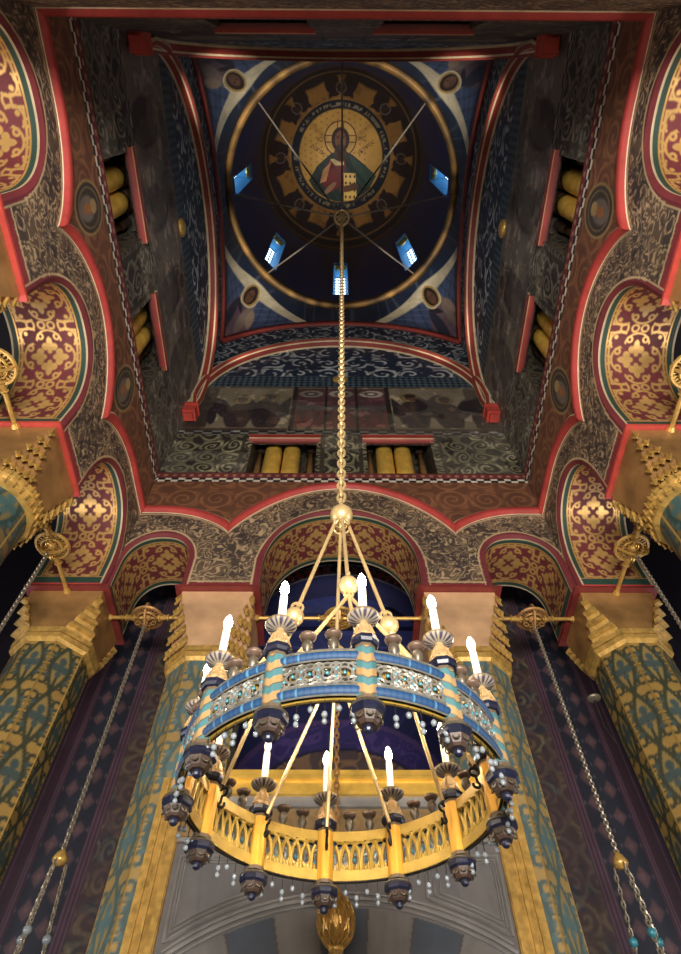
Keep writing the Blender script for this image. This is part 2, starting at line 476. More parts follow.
# -------- arch soffits with gilded tracery on red
def pat_tracery(a, l, off, tot):
    """a: -1..1 across the soffit, l: metres along it"""
    per = .74
    C = canvas(a.shape, (100, 38, 42))
    b = ((l + off) / per) % 1.0 * 2 - 1                # -1..1, motif centre at 0
    G = (214, 172, 104)
    x = a / .78; y = b
    g = np.zeros(a.shape)
    w = .034
    ring = lambda cx, cy, r, w_=w: soft(np.abs(np.hypot(x - cx, y - cy) - r) - w_, .04)
    for k in range(4):                                  # four trefoil leaves round an X
        ux, uy = ((0, 1), (0, -1), (1, 0), (-1, 0))[k]
        for (du, dv, rx) in ((.585, 0, .05), (.52, 0, .09), (.43, 0, .11), (.32, .15, .115), (.32, -.15, .115), (.30, 0, .13), (.18, 0, .075)):
            g = np.maximum(g, soft(np.hypot(x - (ux * du - uy * dv), y - (uy * du + ux * dv)) - rx, .04))
    dq = np.minimum(np.minimum(np.hypot(x - .42, y), np.hypot(x + .42, y)), np.minimum(np.hypot(x, y - .42), np.hypot(x, y + .42))) - .42
    g = np.maximum(g, soft(np.abs(dq) - w, .04) * (np.abs(np.abs(x) - np.abs(y)) > .10))
    for sx in (-1, 1):
        for sy in (-1, 1):
            g = np.maximum(g, ring(sx * .27, sy * .64, .085)); g = np.maximum(g, ring(sx * .64, sy * .27, .085))   # scroll ends
            g = np.maximum(g, ring(sx * .16, sy * 1.0, .11)); g = np.maximum(g, ring(sx * .52, sy * .98, .12))      # knots between motifs
            g = np.maximum(g, soft(np.abs(np.hypot(x - sx * .62, y - sy * .60) - .30) - w, .04) * (np.abs(x) + np.abs(y) > 1.22) * (np.abs(x) < .93))
            g = np.maximum(g, soft(np.abs(np.abs(y) - .86) - w, .04) * (np.abs(x) > .62) * (np.abs(x) < .96))
            g = np.maximum(g, soft(np.hypot(x - sx * .74, y - sy * .72) - .07, .04))
        g = np.maximum(g, soft(np.abs(np.abs(x) - .93) - w, .04) * (np.abs(y) < .86))
        g = np.maximum(g, ring(sx * .97, 0, .13)); g = np.maximum(g, ring(sx * .97, .5, .09)); g = np.maximum(g, ring(sx * .97, -.5, .09))
    put(C, g * (np.abs(a) < .79), G, 1)
    e = np.abs(a)
    put(C, (e > .785), (206, 164, 96), 1); put(C, e > .815, (36, 62, 52)); put(C, e > .955, (190, 172, 140), .3)
    q = tot / 2 - np.abs(l); put(C, (q < .15) & (e < .955), (206, 164, 96), 1); put(C, (q < .135) & (e < .955), (36, 62, 52)); put(C, q < .03, (170, 60, 54))
    return C

def soffit(side, c, hw, zl, zc, off, k):
    """the lining of one arch plus the red rim strip between wall and lining"""
    pm = PM()
    def profile(hw, zc):
        u = np.linspace(0, math.pi, 90)
        s = c - hw * np.cos(u); z = zl + (zc - zl) * np.clip(1 - np.abs((s - c) / hw) ** 2.3, 0, 1) ** (1 / 2.3)
        L = np.linspace(Z0 - .03, zl, 8)[:-1]
        return np.concatenate([np.full(7, c - hw), s, np.full(7, c + hw)]), np.concatenate([L, z, L[::-1]])
    s1, z1 = profile(hw, zc); s2, z2 = profile(hw - .05, zc - .06)
    # resample by length
    l = np.concatenate([[0], np.cumsum(np.hypot(np.diff(s2), np.diff(z2)))]); tot = l[-1]
    t = np.linspace(0, tot, int(tot / .011))
    s1, z1, s2, z2 = [np.interp(t, l, q) for q in (s1, z1, s2, z2)]
    pr = np.linspace(0, 1, 3)
    rim_s = s1[:, None] * (1 - pr) + s2[:, None] * pr; rim_z = z1[:, None] * (1 - pr) + z2[:, None] * pr
    pm.grid(wp(side, rim_s, rim_z, -.03 * pr[None, :] + 0 * rim_s), canvas(rim_s.shape, (112, 44, 48)))
    dd = np.linspace(.03, T, 96)
    A = (dd - .03) / (T - .03) * 2 - 1
    SS = np.repeat(s2[:, None], len(dd), 1); ZZ = np.repeat(z2[:, None], len(dd), 1); DD = np.repeat(dd[None, :], len(t), 0)
    LL = np.repeat((t - tot / 2)[:, None], len(dd), 1)
    pm.grid(wp(side, SS, ZZ, -DD), pat_tracery(np.repeat(A[None, :], len(t), 0), LL, off, tot))
    o = pm.build('arch_soffit', parent=WALLS[side], smooth=True)
    return o

WALLS = {}
for side, res in (('front', .0125), ('left', .016), ('right', .016), ('back', .025)):
    WALLS[side] = build_wall(side, res)
per = .74
for side in ('front', 'left', 'right'):
    for k, (c, hw, zl, zc) in enumerate(OPEN[side]):
        off = per / 2 if (side == 'front' and k != 1) else 0.0
        # phase so that knots (b=+-1) or motifs (b=0) sit on the crown
        soffit(side, c, hw, zl, zc, off, k)

# back faces of the arcade towards the aisles
def arcade_back(side):
    mb = MB(); edges = [-3.95]
    def quad(a, b, z0, z1):
        P = [wp(side, s, z, -T) for s, z in ((a, z0), (b, z0), (b, z1), (a, z1))]
        mb.add(np.array(P), [(0, 1, 2, 3)])
    prev = -3.95
    for c, hw, zl, zc in OPEN[side]:
        hw -= .05; zc -= .06
        quad(prev, c - hw, Z0, 9.4)
        u = np.linspace(0, math.pi, 25); s = c - hw * np.cos(u)
        z = zl + (zc - zl) * np.clip(1 - np.abs((s - c) / hw) ** 2.3, 0, 1) ** (1 / 2.3)
        for i in range(24):
            P = [wp(side, s[i], z[i], -T), wp(side, s[i + 1], z[i + 1], -T), wp(side, s[i + 1], 9.4, -T), wp(side, s[i], 9.4, -T)]
            mb.add(np.array(P), [(0, 1, 2, 3)])
        prev = c + hw
    quad(prev, 3.95, Z0, 9.4)
    mb.build('arcade_outer_face', M_DARKWALL, WALLS[side])
for side in ('front', 'left', 'right'): arcade_back(side)

# -------- mouldings laid along curves on a wall
def moulding(pm, side, pts, prof, upright=False):
    """prof: list of (offset across, protrusion, rgb, metal) rows; offset is along the curve's normal"""
    P = np.array(pts); d = np.gradient(P, axis=0); d /= np.linalg.norm(d, axis=1)[:, None] + 1e-9
    nrm = np.stack([-d[:, 1], d[:, 0]], 1)
    if upright: nrm = np.stack([0 * d[:, 0], np.minimum(1 / np.maximum(np.abs(d[:, 0]), .1), 1.5)], 1)
    rows = []; cols = []
    for off, out, c, m in prof:
        q = P + nrm * off
        rows.append(wp(side, np.clip(q[:, 0], -3, 3), q[:, 1], out)); cols.append(np.broadcast_to(rgba(c, m), (len(P), 4)))
    pm.grid(np.stack(rows, 1), np.stack(cols, 1))
RED = (170, 60, 54); CRM = (206, 186, 150); DRK = (70, 24, 24)
n_trim = [0]
def trim_obj(pm):
    n_trim[0] += 1
    return struct(pm.build('trim_%d' % n_trim[0]))
for side in ('front', 'left', 'right', 'back'):
    pm = PM()
    prof = [(-.02, -.01, CRM, 0), (-.018, .010, CRM, 0), (-.012, .013, RED, 0), (.0, .058, RED, 0), (.05, .072, (156, 52, 47), 0), (.085, .068, (156, 52, 47), 0), (.09, .066, CRM, 0), (.105, .045, CRM, 0), (.12, .05, DRK, 0), (.13, -.01, DRK, 0)]
    low = {'front': 1.62, 'back': 0, 'left': 1.12, 'right': 1.12}[side]
    segs = [(-3, -low), (-low, low), (low, 3)] if low else [(-3, 3)]
    for a, b in segs:
        u = np.linspace(0, math.pi, 70); ss = (a + b) / 2 - (b - a) / 2 * np.cos(u)
        ss = np.clip(ss, a, b)
        moulding(pm, side, np.stack([ss, corn(ss, side)], 1), prof, True)
    trim_obj(pm)
    # big arch band
    pm = PM()
    th = np.linspace(math.pi - .02, .02, 120)
    pts = [(-2.87, 10.62), (-2.9, 10.9), (-2.95, 11.2)] + [(ARC_R * math.cos(t) * .985, ARC_C + ARC_R * math.sin(t)) for t in th] + [(2.95, 11.2), (2.9, 10.9), (2.87, 10.62)]
    BR = (138, 52, 42)
    prof = [(.05, -.01, DRK, 0), (.05, .19, DRK, 0), (.045, .20, CRM, 0), (.0, .205, CRM, 0), (-.005, .205, BR, 0), (-.045, .2, BR, 0), (-.05, .195, BR, 0), (-.06, .17, BR, 0), (-.062, .165, CRM, 0), (-.066, .14, CRM, 0), (-.068, .135, BR, 0), (-.085, .045, BR, 0), (-.087, .04, CRM, 0), (-.09, .0, CRM, 0)]
    moulding(pm, side, pts, prof)
    # frame under the pendentives
    ss = np.linspace(-3, 3, 120)
    prof = [(-.1, 0, DRK, 0), (-.1, .07, BR, 0), (.1, .09, (132, 40, 38), 0), (.1, -.02, DRK, 0)]
    moulding(pm, side, np.stack([ss, frame_z(ss)], 1), prof)
    trim_obj(pm)
    # niche lintels
    mb = MB()
    pm = PM()
    for c in (-1.015, 1.015):
        s0, s1 = c - .64, c + .64
        moulding(pm, side, [(s0, 9.62), (c, 9.62), (s1, 9.62)], [(0, -.05, DRK, 0), (0, .05, (150, 50, 42), 0), (.03, .06, CRM, 0), (.045, .06, (150, 50, 42), 0), (.15, .06, (150, 50, 42), 0), (.165, .06, CRM, 0), (.185, .05, CRM, 0), (.19, 0, DRK, 0)])
    trim_obj(pm)

# red corner blocks under the big arches
for sx, sy, lab in ((-1, 1, 'red painted corbel block in the front left corner under the big arches'), (1, 1, 'red painted corbel block in the front right corner under the big arches'),
                    (-1, -1, 'dark red corbel block in the rear left corner under the big arches'), (1, -1, 'dark red corbel block in the rear right corner under the big arches')):
    mb = MB(); c = (sx * 2.88, sy * 2.88, 10.52)
    mb.box(c, (.24, .24, .24)); mb.box((c[0], c[1], 10.66), (.28, .28, .07)); mb.box((c[0], c[1], 10.37), (.16, .16, .1))
    tag(mb.build('corbel_block', M_RED, None, c), lab, 'corbel')

# -------- pendentives
def pat_pend(a, b, t, w):
    """a: metres sideways from the corner line, b: metres above the corner point, t: 0 at the frame, 1 at the ring, w: arc from the corner line"""
    C = canvas(a.shape, (24, 36, 60)); put(C, fbm(a * 1.5, b * 1.5, 3) * .5, (40, 62, 92))
    put(C, contours(a, b, 1.2, 5, .06, 8) * .4, (120, 130, 140))
    tb = .88 * (1 - np.clip(np.abs(w) / 2.0, 0, 1) ** 1.5)
    cream = soft(t - tb, .03) * soft(.02 - t, .02)
    put(C, cream, (232, 218, 184)); put(C, cream * fbm(a * 2, b * 2, 14) * .4, (184, 168, 136))
    wing = soft(t - (tb - .20), .03) * soft(.22 - np.abs(a), .1) * soft(.05 - t, .02)
    put(C, wing, (66, 82, 118)); fe = np.hypot(np.abs(a) - .1, b - .6)
    put(C, wing * soft(np.abs(((fe * 4.2) % 1) - .5) - .1, .1) * .6, (28, 36, 60)); put(C, wing * soft(np.abs(((t * 9) % 1) - .5) - .1, .1) * .45, (106, 116, 138))
    put(C, soft(ell(a, b, 0, .36, .40, .30), .12), (112, 88, 98)); put(C, soft(ell(a, b, -.17, .42, .10, .22, .3), .2), (140, 122, 112))
    put(C, soft(ell(a, b, .2, .36, .10, .24, -.3), .2), (44, 46, 64)); put(C, soft(ell(a, b, -.3, .5, .10, .10), .2), (160, 136, 116)); put(C, soft(ell(a, b, .1, .5, .18, .04, .6), .2), (46, 40, 50))
    e = ell(a, b, 0, .74, .24, .22)
    put(C, soft(e, .06), (200, 164, 96), .3); put(C, soft(np.abs(e + .03) - .05, .04), (232, 218, 184))
    put(C, soft(ell(a, b, 0, .73, .17, .175), .08), (48, 32, 28)); put(C, soft(ell(a, b, 0, .70, .10, .125), .1), (112, 76, 56))
    for s_ in (-1, 1): put(C, soft(ell(a, b, s_ * .04, .72, .025, .014), .4), (40, 26, 24))
    put(C, (t > .955), (90, 70, 44), .4)
    return C
pmP = PM()
RING_R, RING_Z = 3.06, 17.72
for q in range(4):
    ph = np.linspace(-math.pi / 4, math.pi / 4, 260); t = np.linspace(0, 1, 150)
    PH, TT = np.meshgrid(ph, t, indexing='ij')
    phi = math.pi / 4 + q * math.pi / 2 + PH
    r0 = 3 / np.maximum(np.abs(np.cos(phi)), np.abs(np.sin(phi)))
    lat = 3 * np.minimum(np.abs(np.cos(phi)), np.abs(np.sin(phi))) / np.maximum(np.abs(np.cos(phi)), np.abs(np.sin(phi)))
    z0 = frame_z(lat)
    # spherical-looking bulge between the frame and the ring
    e = np.sin(TT * math.pi / 2)
    r = r0 + (RING_R - r0) * (1 - np.cos(TT * math.pi / 2)) * .55 + (RING_R - r0) * TT * .45
    z = z0 + (RING_Z - z0) * (e * .4 + TT * .6)
    L = np.hypot(r0 - RING_R, RING_Z - z0)
    P = np.stack([r * np.cos(phi), r * np.sin(phi), z], -1)
    pmP.grid(P, pat_pend(r * np.sin(PH), 4.243 - r * np.cos(PH), TT, PH * 3.6))
struct(pmP.build('ceiling_pendentives', M_PAINT, smooth=True))

# -------- ring, drum, dome
mb = MB()
pm = PM()
ph = np.linspace(0, 2 * math.pi, 361)
prof = [(3.10, 17.70, (60, 44, 26), .2), (3.06, 17.66, (168, 124, 62), .25), (3.0, 17.64, (190, 142, 70), .3), (2.93, 17.66, (176, 130, 64), .25), (2.90, 17.72, (110, 80, 44), .2), (2.90, 17.86, (80, 58, 36), .4), (3.0, 17.9, (40, 34, 34), .1)]
P = np.stack([np.stack([r * np.cos(ph), r * np.sin(ph), 0 * ph + z], -1) for r, z, c, m in prof], 1)
Cc = np.stack([np.broadcast_to(rgba(c, m), (361, 4)) for r, z, c, m in prof], 1).copy()
nz = noise(ph * 14, ph * 0, 5)[:, None]; Cc[..., :3] *= (.12 + .85 * nz)[..., None]
pm.grid(P, Cc)
trim_obj(pm)
WIN_Z0, WIN_Z1, DR = 18.9, 22.9, 3.0
wh = math.radians(4.6)
def pat_drum(phi, z):
    C = canvas(phi.shape, (26, 44, 96))
    put(C, soft(np.abs(((z * 3.2) % 1) - .5) - .08, .1) * .35, (64, 62, 74))
    f = ((phi / (2 * math.pi) * 8) % 1)
    put(C, (np.abs(f - .2) < .02) | (np.abs(f - .8) < .02) | (np.abs(f - .25) < .008) | (np.abs(f - .75) < .008), (50, 58, 78))
    put(C, fbm(phi * 6, z * .8, 5) * .4, (14, 22, 56))
    put(C, z > 24.9, (44, 34, 34)); put(C, np.abs(z - 25.45) < .1, (96, 66, 46), .3)
    return C
pm = PM()
for k in range(8):
    c = math.pi / 4 * k
    a = np.linspace(c + wh, c + math.pi / 4 - wh, 40); z = np.linspace(17.85, 25.6, 140)
    A, Zg = np.meshgrid(a, z, indexing='ij'); pm.grid(np.stack([DR * np.cos(A), DR * np.sin(A), Zg], -1), pat_drum(A, Zg))
    for z0, z1 in (((17.85, WIN_Z0), (WIN_Z1, 25.6)) if k < 5 else ((17.85, 25.6),)):
        a = np.linspace(c - wh, c + wh, 9); z = np.linspace(z0, z1, 30)
        A, Zg = np.meshgrid(a, z, indexing='ij'); pm.grid(np.stack([DR * np.cos(A), DR * np.sin(A), Zg], -1), pat_drum(A, Zg))
struct(pm.build('wall_drum', M_DOME, smooth=True))
for k in range(5):
    c = math.pi / 4 * k
    er = np.array([math.cos(c), math.sin(c), 0]); et = np.array([-math.sin(c), math.cos(c), 0])
    w = DR * math.sin(wh)
    rin, rout = DR * math.cos(wh), 3.55
    w2 = w * .75
    jm = MB(); A = lambda r, t, z: er * r + et * t + np.array([0, 0, z])
    jm.add([A(rin, w, WIN_Z0), A(rout, w2, WIN_Z0), A(rout, w2, WIN_Z1), A(rin, w, WIN_Z1)], [(0, 1, 2, 3)])
    jm.add([A(rin, -w, WIN_Z0), A(rout, -w2, WIN_Z0), A(rout, -w2, WIN_Z1), A(rin, -w, WIN_Z1)], [(0, 1, 2, 3)])
    jm.add([A(rin, w, WIN_Z0), A(rout, w2, WIN_Z0), A(rout, -w2, WIN_Z0), A(rin, -w, WIN_Z0)], [(0, 1, 2, 3)])
    jm.add([A(rin, w, WIN_Z1), A(rout, w2, WIN_Z1), A(rout, -w2, WIN_Z1), A(rin, -w, WIN_Z1)], [(0, 1, 2, 3)])
    win = jm.build('window_%d' % (k + 1), M_DAYJAMB); struct(win)
    pn = MB(); pn.box(A(rout, 0, (WIN_Z0 + WIN_Z1) / 2), (.02, 2 * w2, WIN_Z1 - WIN_Z0), np.stack([er, et, (0, 0, 1)], 1)); pn.build('pane', M_PANE, win)
    ld = MB()
    for t in np.linspace(-w2, w2, 4): ld.cyl(A(rout - .03, t, WIN_Z0), A(rout - .03, t, WIN_Z1), .018, n=4)
    for z in np.linspace(WIN_Z0, WIN_Z1, 12): ld.cyl(A(rout - .03, -w2, z), A(rout - .03, w2, z), .02, n=4)
    ld.build('glazing_bars', M_LEAD, win)
    gr = MB(); gr.torus(A(rin + .12, 0, WIN_Z1 - .25), w * .7, .04, er, 14, 5); gr.ball(A(rin + .12, 0, WIN_Z1 - .25), .09)
    gr.box(A(rin + .12, 0, WIN_Z1 - .03), (.08, 2 * w * .9, .08), np.stack([er, et, (0, 0, 1)], 1)); gr.build('window_crest', M_GOLD, win)

def in_poly(x, y, poly):
    r = np.zeros(x.shape, bool); n = len(poly)
    for i in range(n):
        x0, y0 = poly[i]; x1, y1 = poly[(i + 1) % n]
        if y0 == y1: continue
        c = ((y0 > y) != (y1 > y)) & (x < (x1 - x0) * (y - y0) / (y1 - y0) + x0)
        r ^= c
    return r
DZ, DRR = 25.6, 3.0
RM = 2.0
def pat_dome(X, Y, th):
    u = X / RM; v = -Y / RM                     # right, up as the painting is read
    r = np.hypot(u, v); ang = np.arctan2(v, u)
    C = canvas(u.shape, (28, 26, 34))
    # gilded lobed field with dark winged shapes round the medallion
    lob = 1.34 + .05 * np.cos(8 * ang)
    put(C, soft(r - lob, .04), (150, 108, 58), .4); put(C, soft(r - lob, .04) * soft(.6 - fbm(u * 9, v * 9, 2), .1) * .5, (92, 62, 38))
    for k in range(8):
        a0 = math.pi / 2 + k * math.pi / 4
        x = u * math.cos(a0) + v * math.sin(a0); y = -u * math.sin(a0) + v * math.cos(a0)
        for s_ in (-1, 1):
            put(C, soft(ell(x, y, 1.24, s_ * .16, .21, .14, s_ * .5) + .25 * (fbm(x * 14, y * 14, 3) - .5), .12), (34, 24, 28)); put(C, soft(ell(x, y, 1.38, s_ * .24, .07, .06), .2), (34, 24, 28))
            put(C, soft(ell(x, y, 1.14, s_ * .16, .13, .05, s_ * -.5), .15), (34, 24, 28))
        put(C, soft(np.abs(ell(x, y, 1.2, 0, .09, .09)) - .12, .15) * .7, (120, 104, 92))
        put(C, soft(ell(x, y, 1.2, 0, .05, .05), .2), (60, 40, 34))
    put(C, (r > 1.43) & (r < 1.455), (110, 82, 54), .3)
    put(C, soft(np.abs(r - 1.0) - .018, .02), (150, 116, 70), .5)
    ring = soft(r - 1.0, .01); put(C, ring, (22, 26, 38))
    tick = soft(np.abs(r - .92) - .032, .02) * ((noise(ang * 34, r * 16, 6) > .52) & (noise(ang * 9, 0 * r, 8) > .25))
    put(C, tick * .8, (138, 124, 100))
    put(C, soft(r - .855, .01), (110, 84, 50), .4)
    disc = soft(r - .84, .01); put(C, disc, (198, 152, 78), .4)
    st = soft(np.hypot(((u * 9) % 1) - .5, ((v * 9 + .5 * (np.floor(u * 9) % 2)) % 1) - .5) - .18, .1) * (u < .55); put(C, disc * st * .55, (120, 78, 44))
    X_ = lambda px: (px - 352) / 282; Y_ = lambda py: (328 - py) / 322
    # halo with cross
    hx, hy, hr = X_(350), Y_(228), .32
    hd = np.hypot((u - hx), (v - hy) * 1.0)
    put(C, soft(hd - hr, .01), (206, 164, 92), .4); put(C, soft(np.abs(hd - hr) - .012, .01), (96, 40, 30))
    put(C, (hd < hr) & ((np.abs(np.abs(v - hy) - .06) < .01) | ((np.abs(np.abs(u - hx) - .06) < .01) & (v > hy))), (110, 50, 34))
    # cloak, tunic
    pg = lambda L: [(X_(a), Y_(b)) for a, b in L]
    cloak = pg([(300, 310), (215, 385), (165, 470), (200, 530), (260, 575), (330, 600), (440, 600), (500, 560), (560, 440), (500, 385), (420, 320), (380, 300)])
    m = in_poly(u, v, cloak) & (r < .84)
    put(C, m, (32, 46, 44)); put(C, m & in_poly(u, v, pg([(400, 320), (560, 440), (510, 520), (450, 480)])), (44, 66, 56))
    put(C, m * soft(np.abs(((u * 3 + v * 2) * 2 % 1) - .5) - .06, .06) * .5, (58, 78, 68))
    put(C, in_poly(u, v, pg([(290, 345), (385, 350), (365, 500), (300, 540), (245, 500), (265, 400)])), (112, 34, 34))
    put(C, in_poly(u, v, pg([(285, 375), (300, 350), (265, 480), (228, 490), (250, 410)])), (196, 138, 92))
    put(C, in_poly(u, v, pg([(290, 350), (310, 345), (345, 365), (372, 362), (372, 384), (320, 386)])), (222, 196, 140))
    put(C, soft(ell(u, v, X_(290), Y_(520), .16, .05, .7), .2), (150, 110, 80))
    # neck, hair, beard, face
    put(C, soft(ell(u, v, X_(350), Y_(310), .13, .12), .15), (84, 54, 40))
    put(C, soft(ell(u, v, X_(350), Y_(232), .185, .225), .06), (50, 30, 24))
    put(C, soft(ell(u, v, X_(350), Y_(236), .115, .17), .1), (118, 76, 54))
    put(C, soft(ell(u, v, X_(350), Y_(285), .10, .085), .15), (62, 40, 30))
    for s_ in (-1, 1): put(C, soft(ell(u, v, X_(350) + s_ * .05, Y_(222), .03, .014), .3), (34, 22, 20)); put(C, soft(ell(u, v, X_(350) + s_ * .05, Y_(212), .045, .010), .3), (44, 28, 24))
    put(C, soft(ell(u, v, X_(350), Y_(243), .014, .055), .3), (84, 52, 38)); put(C, soft(ell(u, v, X_(350), Y_(268), .04, .009), .3), (96, 44, 38))
    # book and hand
    bk = pg([(370, 430), (440, 430), (448, 585), (372, 595)]); m = in_poly(u, v, bk)
    put(C, m, (226, 186, 106), .3); put(C, m & (np.hypot(((u - X_(370)) * 11 % 1) - .5, ((v - Y_(430)) * 8 % 1) - .5) < .22), (60, 34, 28))
    put(C, soft(ell(u, v, X_(392), Y_(522), .17, .06, .15), .15), (100, 62, 46)); put(C, soft(ell(u, v, X_(432), Y_(510), .09, .07), .15), (92, 56, 42))
    return C
pm = PM()
th = np.linspace(.004, math.pi / 2, 250); ph = np.linspace(0, 2 * math.pi, 520)
TH, PH = np.meshgrid(th, ph, indexing='ij')
P = np.stack([DRR * np.sin(TH) * np.cos(PH), DRR * np.sin(TH) * np.sin(PH), DZ + DRR * np.cos(TH)], -1)
pm.grid(P, pat_dome(P[..., 0], P[..., 1], TH))
dome = struct(pm.build('ceiling_dome', M_DOME, smooth=True))

def letters(text, u, v, size, rot, mat, parent):
    """painted lettering on the vault, as thin raised strokes"""
    cu = bpy.data.curves.new('t', 'FONT'); cu.body = text; cu.size = 1; cu.align_x = 'CENTER'; cu.align_y = 'CENTER'; cu.extrude = .01
    ob = bpy.data.objects.new('t', cu); COL.objects.link(ob)
    dg = bpy.context.evaluated_depsgraph_get(); me = bpy.data.meshes.new_from_object(ob.evaluated_get(dg))
    V = np.zeros(len(me.vertices) * 3); me.vertices.foreach_get('co', V); V = V.reshape(-1, 3)
    c, s_ = math.cos(rot), math.sin(rot)
    lx = (V[:, 0] * c - V[:, 1] * s_) * size + u * RM; ly = (V[:, 0] * s_ + V[:, 1] * c) * size + v * RM
    X = lx; Y = -ly; rr = np.minimum(np.hypot(X, Y), 2.9)
    Zz = DZ + np.sqrt(DRR ** 2 - rr ** 2) - .02 - V[:, 2] * .5
    W = np.stack([X, Y, Zz], 1) + np.array([0, 0, EYE]) - abs_origin(parent)
    me.vertices.foreach_set('co', W.ravel()); me.update(); me.name = 'inscription'
    bpy.data.objects.remove(ob)
    me.materials.clear()
    return link('inscription', me, mat, parent, (0, 0, 0))
M_INK = solid('dark_lettering', (54, 30, 22), 0, .6, .1)
letters('IC', -.43, .30, .22, 0, M_INK, dome); letters('XC', .43, .32, .22, 0, M_INK, dome)
letters('\u039b\u039f\u0393\u039fC', -.46, .10, .2, -.6, M_INK, dome); letters('\u0395\u039a\u03a4\u0399\u03a1\u039fC', .52, .16, .19, .65, M_INK, dome)

# wire star across the drum, and the chain of the chandelier
HUB = (0, 0, 14.12)
ws = thing('wire_star', 'thin bracing wires meeting at a hub below the dome', 'wires', HUB)
for k in range(8):
    if k == 2: continue
    a = math.pi / 4 * k
    MB().tube([(0, 0, 14.16), (1.45 * math.cos(a), 1.45 * math.sin(a), 15.85), (2.92 * math.cos(a), 2.92 * math.sin(a), 17.74)], .02, 5).build('wire', M_WIRE, ws)
hb = MB(); hb.ball((0, 0, 14.12), .1); hb.torus((0, 0, 14.15), .15, .03); hb.torus((0, 0, 14.0), .06, .02, (1, 0, 0)); hb.build('hub', M_PALE, ws, smooth=True)
CX = -.036
ch = MB(); ch.chain((0, 0, 13.95), (CX, 0, 3.33), .075, .026, .011)
ch = ch.build('hanging_chain', M_PALE, None, (0, 0, 13.95)); tag(ch, 'long pale chain hanging from the dome wires down to the chandelier', 'chain')

# ------------------------------------------------------------------ columns
def pat_column(u, z, style=0):
    """gilded ground with interlaced dark stems and teal leaves; u metres round the shaft"""
    base = [(176, 144, 80), (180, 154, 100), (120, 104, 70)][style]
    stem = [(52, 56, 42), (70, 88, 86), (40, 62, 60)][style]
    leaf = [(60, 74, 72), (80, 104, 106), (58, 86, 86)][style]
    C = canvas(u.shape, base, .75)
    put(C, fbm(u * 3, z * 3, 5) * .4, (120, 92, 48), .5)
    W, Hh = .42, .62
    x = (u / W) % 1.0 * 2 - 1; ph = z / Hh * math.pi
    put(C, (np.abs(x) < np.abs(.62 * np.sin(ph))) * .45, (104, 104, 74), .2)
    # two undulating stems per strip, crossing each other
    s1 = .62 * np.sin(ph); 
    for sg in (-1, 1):
        put(C, soft(np.abs(x - sg * s1) - .15, .08), stem, .1)
    b = (z / Hh) % 1.0 - .5
    par = np.where(np.floor(z / Hh) % 2 == 0, 1, -1)
    bx = x; by = b * 2 * Hh / W
    # trefoil leaf in every lens, curls in the side bays
    put(C, (np.abs(bx) < .07) & (by < 0) & (by > -1.3), stem, .1); put(C, soft(np.hypot(bx, by - .1) - .2, .08), leaf, .1)
    for (dx, dy, r) in ((0, .46, .26), (-.30, .0, .25), (.30, .0, .25), (0, -.36, .2)):
        put(C, soft(np.hypot(bx - dx, by - dy) - r, .08), leaf, .1)
    for sg in (-1, 1):
        for sy in (-1, 1):
            put(C, soft(np.abs(np.hypot(bx - sg * .42, by - sy * 1.0) - .16) - .06, .06), stem, .1); put(C, soft(np.hypot(bx - sg * .78, by - sy * .25) - .13, .06), leaf, .1); put(C, soft(np.abs(np.hypot(bx - sg * .86, by - sy * .3) - .2) - .05, .06), stem, .1)
            rr = np.hypot(bx - sg * .80, by - sy * .95)
            put(C, soft(np.abs(rr - .24) - .09, .06), stem, .1); put(C, soft(np.hypot(bx - sg * .66, by - sy * .66) - .15, .06), leaf, .1)
    put(C, soft(np.abs(np.abs(x) - 1) - .05, .05) * .8, (216, 176, 92), .8)
    return C

def octagon(cx, cy, a, cut=None):
    """square half-size a with its corners cut by 'cut'; cut=None gives a regular octagon"""
    c = a * (2 - math.sqrt(2)) if cut is None else cut
    p = [(a, -a + c), (a, a - c), (a - c, a), (-a + c, a), (-a, a - c), (-a, -a + c), (-a + c, -a), (a - c, -a)]
    return [(cx + x, cy + y) for x, y in p]

